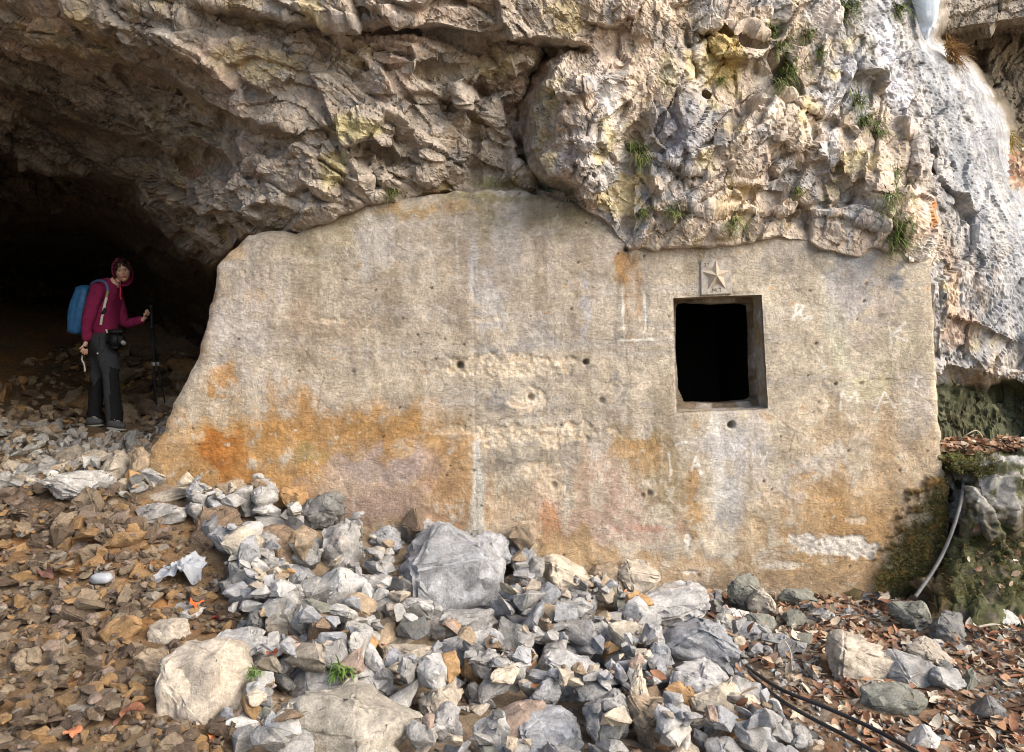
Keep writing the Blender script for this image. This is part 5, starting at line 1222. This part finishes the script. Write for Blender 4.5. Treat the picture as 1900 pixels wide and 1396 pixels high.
# head: built facing -Y, turned towards the camera
def make_head():
    n1_, n2_ = 88, 64; vv = []; cc = []; ff = []
    for j in range(n2_+1):
        th = math.pi*j/n2_
        for i in range(n1_):
            ph = 2*math.pi*i/n1_; d = np.array([math.sin(th)*math.sin(ph), -math.sin(th)*math.cos(ph), math.cos(th)])
            x, y, z = d*np.array([.072, .092, .112])
            fr_ = max(0, -d[1])
            if z < 0: k = 1-.30*min(1, (-z/.112))**1.5; x *= k; y = y*(1-.08*(-z/.112)) if y < 0 else y*(1-.35*(-z/.112))
            g = lambda cx, cz, sx, sz: math.exp(-((x-cx)/sx)**2-((z-cz)/sz)**2)*(fr_ > .1)
            y -= .024*g(0, -.022, .011, .012)+.014*g(0, 0, .008, .026)            # nose
            y += .010*g(-.029, .008, .017, .011)+.010*g(.029, .008, .017, .011)    # sockets
            y -= .006*g(-.029, .008, .011, .0065)+.006*g(.029, .008, .011, .0065)
            y -= .006*g(-.028, .024, .022, .007)+.006*g(.028, .024, .022, .007)+.004*g(0, .05, .04, .02)
            y -= .008*g(0, -.052, .022, .006)+.008*g(0, -.061, .018, .006); y += .006*g(0, -.0565, .022, .002)+.005*g(0, -.073, .02, .006)
            y -= .010*g(0, -.092, .020, .014)+.005*g(-.042, -.025, .018, .02)+.005*g(.042, -.025, .018, .02)
            vv.append((x, y, z)); c_ = SKC.copy()
            if fr_ > .15:
                def put(col_, k_):
                    nonlocal c_
                    c_ = c_+(np.array(col_)-c_)*min(1, k_)
                put((.56, .25, .19), .6*(g(-.042, -.03, .02, .02)+g(.042, -.03, .02, .02)))
                for s_ in (-1, 1):
                    put((.10, .055, .04), .9*g(s_*.028, .0255+.0*x, .019, .0045)**.8)
                    put((.30, .15, .11), .7*g(s_*.029, .009, .020, .010))
                    put((.55, .52, .48), 1.6*(g(s_*.029, .008, .010, .0045) > .45)); put((.03, .02, .015), 1.5*g(s_*.029-.002, .008, .0052, .0058)); put((.04, .025, .02), .9*g(s_*.029, .0135, .014, .0022))
                put((.42, .10, .09), 1.1*g(0, -.0565, .022, .0085)**.7); put((.16, .04, .04), g(0, -.0565, .021, .0016)); put((.22, .10, .08), .5*(g(-.007, -.034, .004, .003)+g(.007, -.034, .004, .003)))
            cc.append(c_)
    for j in range(n2_):
        for i in range(n1_): a_ = j*n1_+i; b_ = j*n1_+(i+1) % n1_; ff.append((a_, a_+n1_, b_+n1_, b_))
    return np.array(vv), np.array(ff), np.array(cc)
hv, hf, hc = make_head()
HC = pj(227, 504, -.02)
HM = Matrix.Translation(HC) @ Matrix.Rotation(math.radians(30), 4, 'Z') @ Matrix.Rotation(math.radians(-9), 4, 'Y') @ Matrix.Rotation(math.radians(6), 4, 'X') @ Matrix.Scale(.92, 4)
# (face turned a little to the right of the camera)
def col_layer(me, colr):
    at = me.color_attributes.new('Col', 'FLOAT_COLOR', 'POINT'); c_ = np.ones((len(me.vertices), 4), np.float32); c_[:, :3] = colr; at.data.foreach_set('color', c_.ravel())
core = skin_mesh([(pj(195, 615), (24*R, 20*R)), (pj(196, 590), (20*R, 18*R)), (pj(197, 560), (22*R, 18*R)), (pj(199, 538), (19*R, 16*R)), (pj(211, 525), 9.5*R), (pj(222, 514), 9*R),
    (pj(184, 540, -.10), 11*R), (pj(168, 585, -.14), 9*R), (pj(161, 622, -.13), 5.5*R), (pj(160, 634, -.13), 4.6*R),
    (pj(212, 545, .10), 10*R), (pj(231, 601, .14), 7.5*R), (pj(262, 595, .06), 5*R), (pj(268, 592, .05), 4.2*R),
    (pj(196, 645, -.05), (14*R, 14*R)), (pj(205, 694, -.06), (9*R, 9*R)), (pj(211, 780, -.08), (6*R, 6*R)), (pj(188, 645, .06), (13*R, 13*R)), (pj(183, 700, .10), (8*R, 8*R)), (pj(177, 780, .12), (6*R, 6*R))],
    [(0, 1), (1, 2), (2, 3), (3, 4), (4, 5), (3, 6), (6, 7), (7, 8), (8, 9), (3, 10), (10, 11), (11, 12), (12, 13), (0, 14), (14, 15), (15, 16), (0, 17), (17, 18), (18, 19)], 2)
pieces = [core]
def hand(wr, palm, fingers, thumb, r0):
    ns = [(wr, r0*1.15), ((wr+palm)/2, (r0*1.5, r0*.95)), (palm, (r0*1.75, r0*.9))]; pieces.append(skin_mesh(ns, chain(3), 2))
    for f_ in fingers+[thumb]:
        ns = [(Vector(p_), r0*(.52-.05*i)) for i, p_ in enumerate(f_)]; pieces.append(skin_mesh(ns, chain(len(ns)), 1))
def P4(u_, v_, dy): return pj(u_, v_, dy)
hand(P4(160, 633, -.13), P4(157.5, 644, -.13), [[P4(156, 645, -.15), P4(151.5, 650, -.16), P4(150, 654, -.15)], [P4(157, 647, -.145), P4(154, 653, -.15), P4(153, 657, -.14)], [P4(159, 648, -.13), P4(157.5, 655, -.13), P4(156.5, 659, -.12)], [P4(161, 647, -.12), P4(161.5, 654, -.11), P4(160.5, 658.5, -.10)]], [P4(156, 640, -.15), P4(151, 645, -.165), P4(147, 648, -.165)], 3.6*R)
hand(P4(266, 592.5, .05), P4(270.5, 588, .04), [[P4(270, 586, .02), P4(270.5, 580, .015), P4(271, 575, .02)], [P4(271.5, 585, .035), P4(272.8, 579, .03), P4(273.5, 574, .035)], [P4(272.5, 585.5, .05), P4(274.5, 580, .05), P4(275.5, 576, .05)], [P4(273, 587, .065), P4(275.8, 583, .065), P4(277, 579.5, .065)]], [P4(268.5, 589, .03), P4(267.5, 584.5, .01), P4(268, 581, .0)], 3.2*R)
bm = bm_join(pieces); me = bpy.data.meshes.new('person'); bm.to_mesh(me); bm.free()
nv = len(me.vertices); bvs = np.zeros(nv*3); me.vertices.foreach_get('co', bvs); bvs = bvs.reshape(-1, 3); bff = []
for p_ in me.polygons: bff.append(tuple(p_.vertices))
hw = np.array([(HM @ Vector(v))[:] for v in hv])
me2 = bpy.data.meshes.new('person'); me2.from_pydata([tuple(v) for v in np.concatenate([bvs, hw])], [], bff+[tuple(int(x)+nv for x in f) for f in hf]); me2.materials.append(MSK)
for p_ in me2.polygons: p_.use_smooth = True
col_layer(me2, np.concatenate([np.tile(SKC, (nv, 1)), hc])); me2.validate()
person = link_me('person', me2); tag(person, 'woman in maroon hooded top and grey trousers standing in the dark cave mouth', 'person')
# hooded top
hd = skin_mesh([(pj(194, 626), (27*R, 24*R)), (pj(195, 604), (28*R, 24*R)), (pj(197, 570), (25*R, 21*R)), (pj(199, 541), (27*R, 23*R)), (pj(214, 519, .02), 18*R),
    (pj(181, 538, -.11), 14.5*R), (pj(167, 584, -.15), 11.5*R), (pj(160, 620, -.13), 9.0*R), (pj(159.5, 636, -.13), 8.0*R),
    (pj(213, 545, .11), 13*R), (pj(231, 603, .15), 11*R), (pj(258, 596, .07), 7.8*R), (pj(267, 593, .06), 7*R)],
    [(0, 1), (1, 2), (2, 3), (3, 4), (3, 5), (5, 6), (6, 7), (7, 8), (3, 9), (9, 10), (10, 11), (11, 12)], 3)
bm = bm_join([hd]); wrinkle(bm, .014, 16, 980, .6); wrinkle(bm, .006, 45, 981)
hoodie = from_bm('hooded_top', bm, MHO, person)
# hood: shell open towards the face
def shell(rx, ry, rz, cut, mat, name, amp, seed, off=(0, 0, 0), zc=-2):
    bm = bmesh.new(); bmesh.ops.create_uvsphere(bm, u_segments=56, v_segments=40, radius=1)
    co = np.array([v.co[:] for v in bm.verts]); kill = [v for v, p_ in zip(bm.verts, co) if cut(p_)]
    bmesh.ops.delete(bm, geom=kill, context='VERTS')
    for v in bm.verts:
        p_ = np.array(v.co[:]); d_ = 1+amp*fbm(p_[None]*3.2, 3, seed)[0]
        v.co = HM @ Vector((p_[0]*rx*d_+off[0], p_[1]*ry*d_+off[1], p_[2]*rz*d_+off[2]))
    bmesh.ops.solidify(bm, geom=bm.faces[:], thickness=.008)
    return from_bm(name, bm, mat, person)
shell(.100, .125, .146, lambda p: p[1] < -.30-.18*p[2] and abs(p[0]) < .86 and p[2] < .90 and p[2] > -1.1 , MHO, 'hood', .10, 982, (0, .024, -.006))
shell(.088, .108, .130, lambda p: (p[1] < -.38 and p[2] < .62+.25*abs(p[0]) and abs(p[0]) < .88) or p[2] < -.55, MHA, 'hair', .30, 983, (0, .008, .004))
pieces = []; rr_ = random.Random(4)
for k in range(34):
    a_ = rr_.uniform(-1.25, 1.25); b0 = Vector((math.sin(a_)*.074, -.062-.02*math.cos(a_), math.cos(a_)*.104)); pts_ = [b0]
    for s_ in range(6):
        t = s_*1.3+k; b0 = b0+Vector((.006*math.cos(t)+.004*math.copysign(1, a_)*(s_ < 2), .006*math.sin(t), -.010)); pts_.append(b0.copy())
    m_ = bpy.data.meshes.new('c'); b_ = tube([HM @ x for x in spline(pts_, 4)], .0035, 5); b_.to_mesh(m_); b_.free(); pieces.append(m_)
curl = from_bm('curls', bm_join(pieces), MHA, person)
# hood cords, pocket, trousers with black knee panels
from_bm('hood_cord', tube(spline([pj(222, 528, -.13), pj(224, 538, -.16), pj(223, 548, -.17), pj(225, 556, -.165)], 6), .0065, 8), MRD, person)
tr = skin_mesh([(pj(192, 606), (27*R, 22*R)), (pj(193, 632), (27*R, 23*R)), (pj(198, 650, -.07), (21*R, 20*R)), (pj(205, 694, -.06), (16*R, 15*R)), (pj(209, 740, -.07), (15*R, 14*R)), (pj(214, 796, -.08), (16*R, 15*R)),
    (pj(186, 650, .08), (20*R, 19*R)), (pj(183, 698, .10), (14.5*R, 14*R)), (pj(178, 740, .12), (13*R, 13*R)), (pj(175, 792, .12), (14*R, 14*R))], [(0, 1), (1, 2), (2, 3), (3, 4), (4, 5), (1, 6), (6, 7), (7, 8), (8, 9)], 3)
bm = bm_join([tr]); wrinkle(bm, .014, 14, 984, .8)
trousers = from_bm('trousers', bm, MTR, person); trousers.data.materials.append(MTB)
for p_ in trousers.data.polygons:
    u_, v_ = proj(np.array([p_.center[:]])); u_, v_ = u_[0], v_[0]
    if (u_ > 203+.02*(v_-690) and v_ > 682+.25*(u_-205)) or (p_.center[1] > 7.14 and v_ > 700): p_.material_index = 1
# shoes
def shoe(hx_, hy_, tx, ty, dy, colm):
    h_ = pj(hx_, hy_, dy); t_ = pj(tx, ty, dy-.05); f_ = (t_-h_); L_ = f_.length; f_.normalize(); up = Vector((0, 0, 1)); sd_ = f_.cross(up).normalized(); up = sd_.cross(f_)
    def blob(name, z0, z1, wid, mat, k0=0.0):
        bm = bmesh.new(); prev = None; n = 14
        for s_ in range(11):
            t = s_/10; w_ = wid*(.72+.35*math.sin(math.pi*min(1, t*1.15))**.8)*(1 if t < .93 else .72)*(1 if t > .04 else .75); top_ = z0+(z1-z0)*(1 if t < .32 else 1-.52*((t-.32)/.68)**.9)
            ring = []
            for i in range(n):
                a_ = 2*math.pi*i/n; x_ = math.cos(a_); z_ = math.sin(a_)
                zz = (z0+top_)/2+(top_-z0)/2*(abs(z_)**.7*math.copysign(1, z_)); ring.append(bm.verts.new(h_+f_*(L_*t-.01)+sd_*(w_*abs(x_)**.8*math.copysign(1, x_))+up*zz))
            if prev:
                for i in range(n): bm.faces.new((prev[i], prev[(i+1) % n], ring[(i+1) % n], ring[i]))
            else: bm.faces.new(ring[::-1])
            prev = ring
        bm.faces.new(prev); bmesh.ops.recalc_face_normals(bm, faces=bm.faces); return bm
    s_ = from_bm('shoe', blob('shoe', .012, .092, .042, colm), colm, person)
    so = from_bm('sole', blob('sole', -.012, .016, .046, MSO), MSO, s_)
    for q in range(4):
        c_ = h_+f_*(L_*(.42+.1*q))+up*(.088-.012*q)
        from_bm('lace', tube([c_-sd_*.022, c_+up*.005, c_+sd_*.022], .003, 5), MWH, s_)
shoe(166, 792, 191, 788, .06, MSH); shoe(203, 795, 233, 797, -.10, MSH)
# the gear she carries
MB_ = bmesh.new(); bmesh.ops.create_cube(MB_, size=1); bmesh.ops.subdivide_edges(MB_, edges=MB_.edges[:], cuts=10, use_grid_fill=True)
A_ = pj(156, 576, .05)
for v in MB_.verts:
    x, y, z = v.co; q_ = Vector((x, y, z)); L_ = q_.length; rr2 = max(abs(x), abs(y), abs(z)); f_ = .72+.28*(rr2/ max(L_, 1e-6)); q_ *= f_*1.12
    wz_ = 1-.35*max(0, z)**1.2-.25*max(0, -z)**1.5
    d_ = fbm(np.array([[q_.x*4, q_.y*4, q_.z*3]]), 3, 990)[0]*.05
    v.co = Vector(((q_.x*.135)*wz_*(1+d_*2)+z*.055, q_.y*.27*wz_*(1+d_*2), q_.z*.44*(1+d_)))
bk_m = bmesh.new()
bmesh.ops.transform(MB_, matrix=Matrix.Translation(A_) @ Matrix.Rotation(.10, 4, 'Y'), verts=MB_.verts)
pack = bpy.data.objects.new('backpack', None); COL.objects.link(pack); tag(pack, 'blue rain-covered backpack with pale straps worn on the back of the woman', 'backpack')
pack.location = pj(146, 625, .05); bpy.context.view_layer.update()
def sub(o, par):
    o.parent = par; o.matrix_parent_inverse = par.matrix_world.inverted(); return o
sub(from_bm('rain_cover', MB_, MBL), pack)
st_pts = [pj(168, 528, -.10), pj(180, 521, -.17), pj(193, 523, -.21), pj(199, 532, -.235), pj(200, 545, -.25)]
def ribbon(pts, w, t, mat, name, par):
    pts = spline(pts, 6); bm = bmesh.new(); prev = None
    for k, p_ in enumerate(pts):
        d_ = (pts[min(k+1, len(pts)-1)]-pts[max(k-1, 0)]).normalized(); nn_ = Vector((.2, -1, .1)); s_ = d_.cross(nn_).normalized(); nn_ = s_.cross(d_)
        r_ = [bm.verts.new(p_+s_*w*a_+nn_*t*b_) for a_, b_ in ((-1, -1), (1, -1), (1, 1), (-1, 1))]
        if prev:
            for i in range(4): bm.faces.new((prev[i], prev[(i+1) % 4], r_[(i+1) % 4], r_[i]))
        else: bm.faces.new(r_[::-1])
        prev = r_
    bm.faces.new(prev); bmesh.ops.recalc_face_normals(bm, faces=bm.faces); return sub(from_bm(name, bm, mat), par)
ribbon(st_pts, .011, .004, plain('blue_strap', (.10, .14, .30), .7), 'shoulder_strap', pack)
ribbon([pj(200, 540, -.25), pj(198, 550, -.262), pj(196, 560, -.268)], .009, .004, plain('olive_strap', (.30, .30, .12), .7), 'webbing', pack)
ribbon([pj(198, 552, -.268), pj(194, 566, -.275), pj(192, 578, -.272)], .011, .004, MWH, 'webbing', pack)
ribbon([pj(192, 580, -.272), pj(189, 590, -.27), pj(187, 603, -.262)], .010, .004, MWH, 'webbing', pack)
ribbon([pj(196, 572, -.27), pj(192, 580, -.275), pj(189, 582, -.27)], .013, .006, MBK, 'buckle', pack)
ribbon([pj(153, 660, -.05), pj(152, 668, -.06), pj(156, 676, -.06), pj(158, 690, -.05)], .007, .003, MWH, 'webbing', pack)
ribbon([pj(150, 625, .0), pj(151, 642, -.03), pj(153, 661, -.05)], .005, .003, MBK, 'webbing', pack)
# camera bag at her hip
bag = bpy.data.objects.new('camera_bag', None); COL.objects.link(bag); bag.location = pj(216, 645, -.20); tag(bag, 'small black bag with a white clip hanging at the hip of the woman', 'bag'); bpy.context.view_layer.update()
bm = bmesh.new(); bmesh.ops.create_cube(bm, size=1); bmesh.ops.bevel(bm, geom=bm.edges[:], offset=.22, segments=4, affect='EDGES')
bmesh.ops.transform(bm, matrix=Matrix.Translation(pj(214, 631, -.17)) @ Matrix.Rotation(.15, 4, 'Y') @ Matrix.Diagonal((.145, .10, .17, 1)), verts=bm.verts); sub(from_bm('pouch', bm, MBK), bag)
bm = bmesh.new(); bmesh.ops.create_cube(bm, size=1); bmesh.ops.bevel(bm, geom=bm.edges[:], offset=.2, segments=3, affect='EDGES')
bmesh.ops.transform(bm, matrix=Matrix.Translation(pj(214, 616, -.185)) @ Matrix.Diagonal((.15, .11, .045, 1)), verts=bm.verts); sub(from_bm('flap', bm, MBK), bag)
bm = tube([pj(226, 634, -.21), pj(230, 637, -.26)], .020, 14); sub(from_bm('clip', bm, MMT), bag)
bm = tube([pj(197, 612, -.23), pj(200, 618, -.235)], .010, 8); sub(from_bm('buckle', bm, MWH), bag)
bm = tube(spline([pj(186, 622, -.20), pj(184, 640, -.215), pj(188, 652, -.215), pj(195, 645, -.21)], 6), .003, 5); sub(from_bm('cord', bm, MBK), bag)
from_bm('button', tube([pj(181, 656, -.165), pj(181, 656, -.20)], .008, 10), MWH, person)
# tripod she steadies
tri = bpy.data.objects.new('tripod', None); COL.objects.link(tri); g_ = pj(284, 760, .12); tri.location = g_; tag(tri, 'slim black tripod held upright by the outstretched hand of the woman', 'tripod'); bpy.context.view_layer.update()
tp = pj(281, 600, .09)
sub(from_bm('centre_column', tube([pj(280, 572, .09), pj(283, 622, .09)], .013, 10), MBK), tri)
sub(from_bm('head', tube([pj(277, 570, .09), pj(284, 570, .09)], .022, 12), MBK), tri)
sub(from_bm('collar', tube([pj(281, 604, .09), pj(282, 611, .09)], .024, 12), MBK), tri)
for (u_, v_, d_) in [(290, 752, -.06), (286, 745, .30), (306, 748, .16)]:
    b0 = pj(282, 609, .09); b1 = pj(u_, v_, d_); md_ = b0.lerp(b1, .45); m2_ = b0.lerp(b1, .5)
    lg = sub(from_bm('leg', tube([b0, md_], .0105, 8), MBK), tri)
    o_ = from_bm('lock', tube([md_, m2_], .0135, 8), MMT); o_.parent = lg; o_.matrix_parent_inverse = lg.matrix_world.inverted() if False else Matrix.Identity(4); o_.matrix_parent_inverse = Matrix.Translation(tri.location).inverted() @ Matrix.Translation(tri.location)
    o2 = from_bm('lower_leg', tube([m2_, b1], .007, 8), MBK); o2.parent = lg
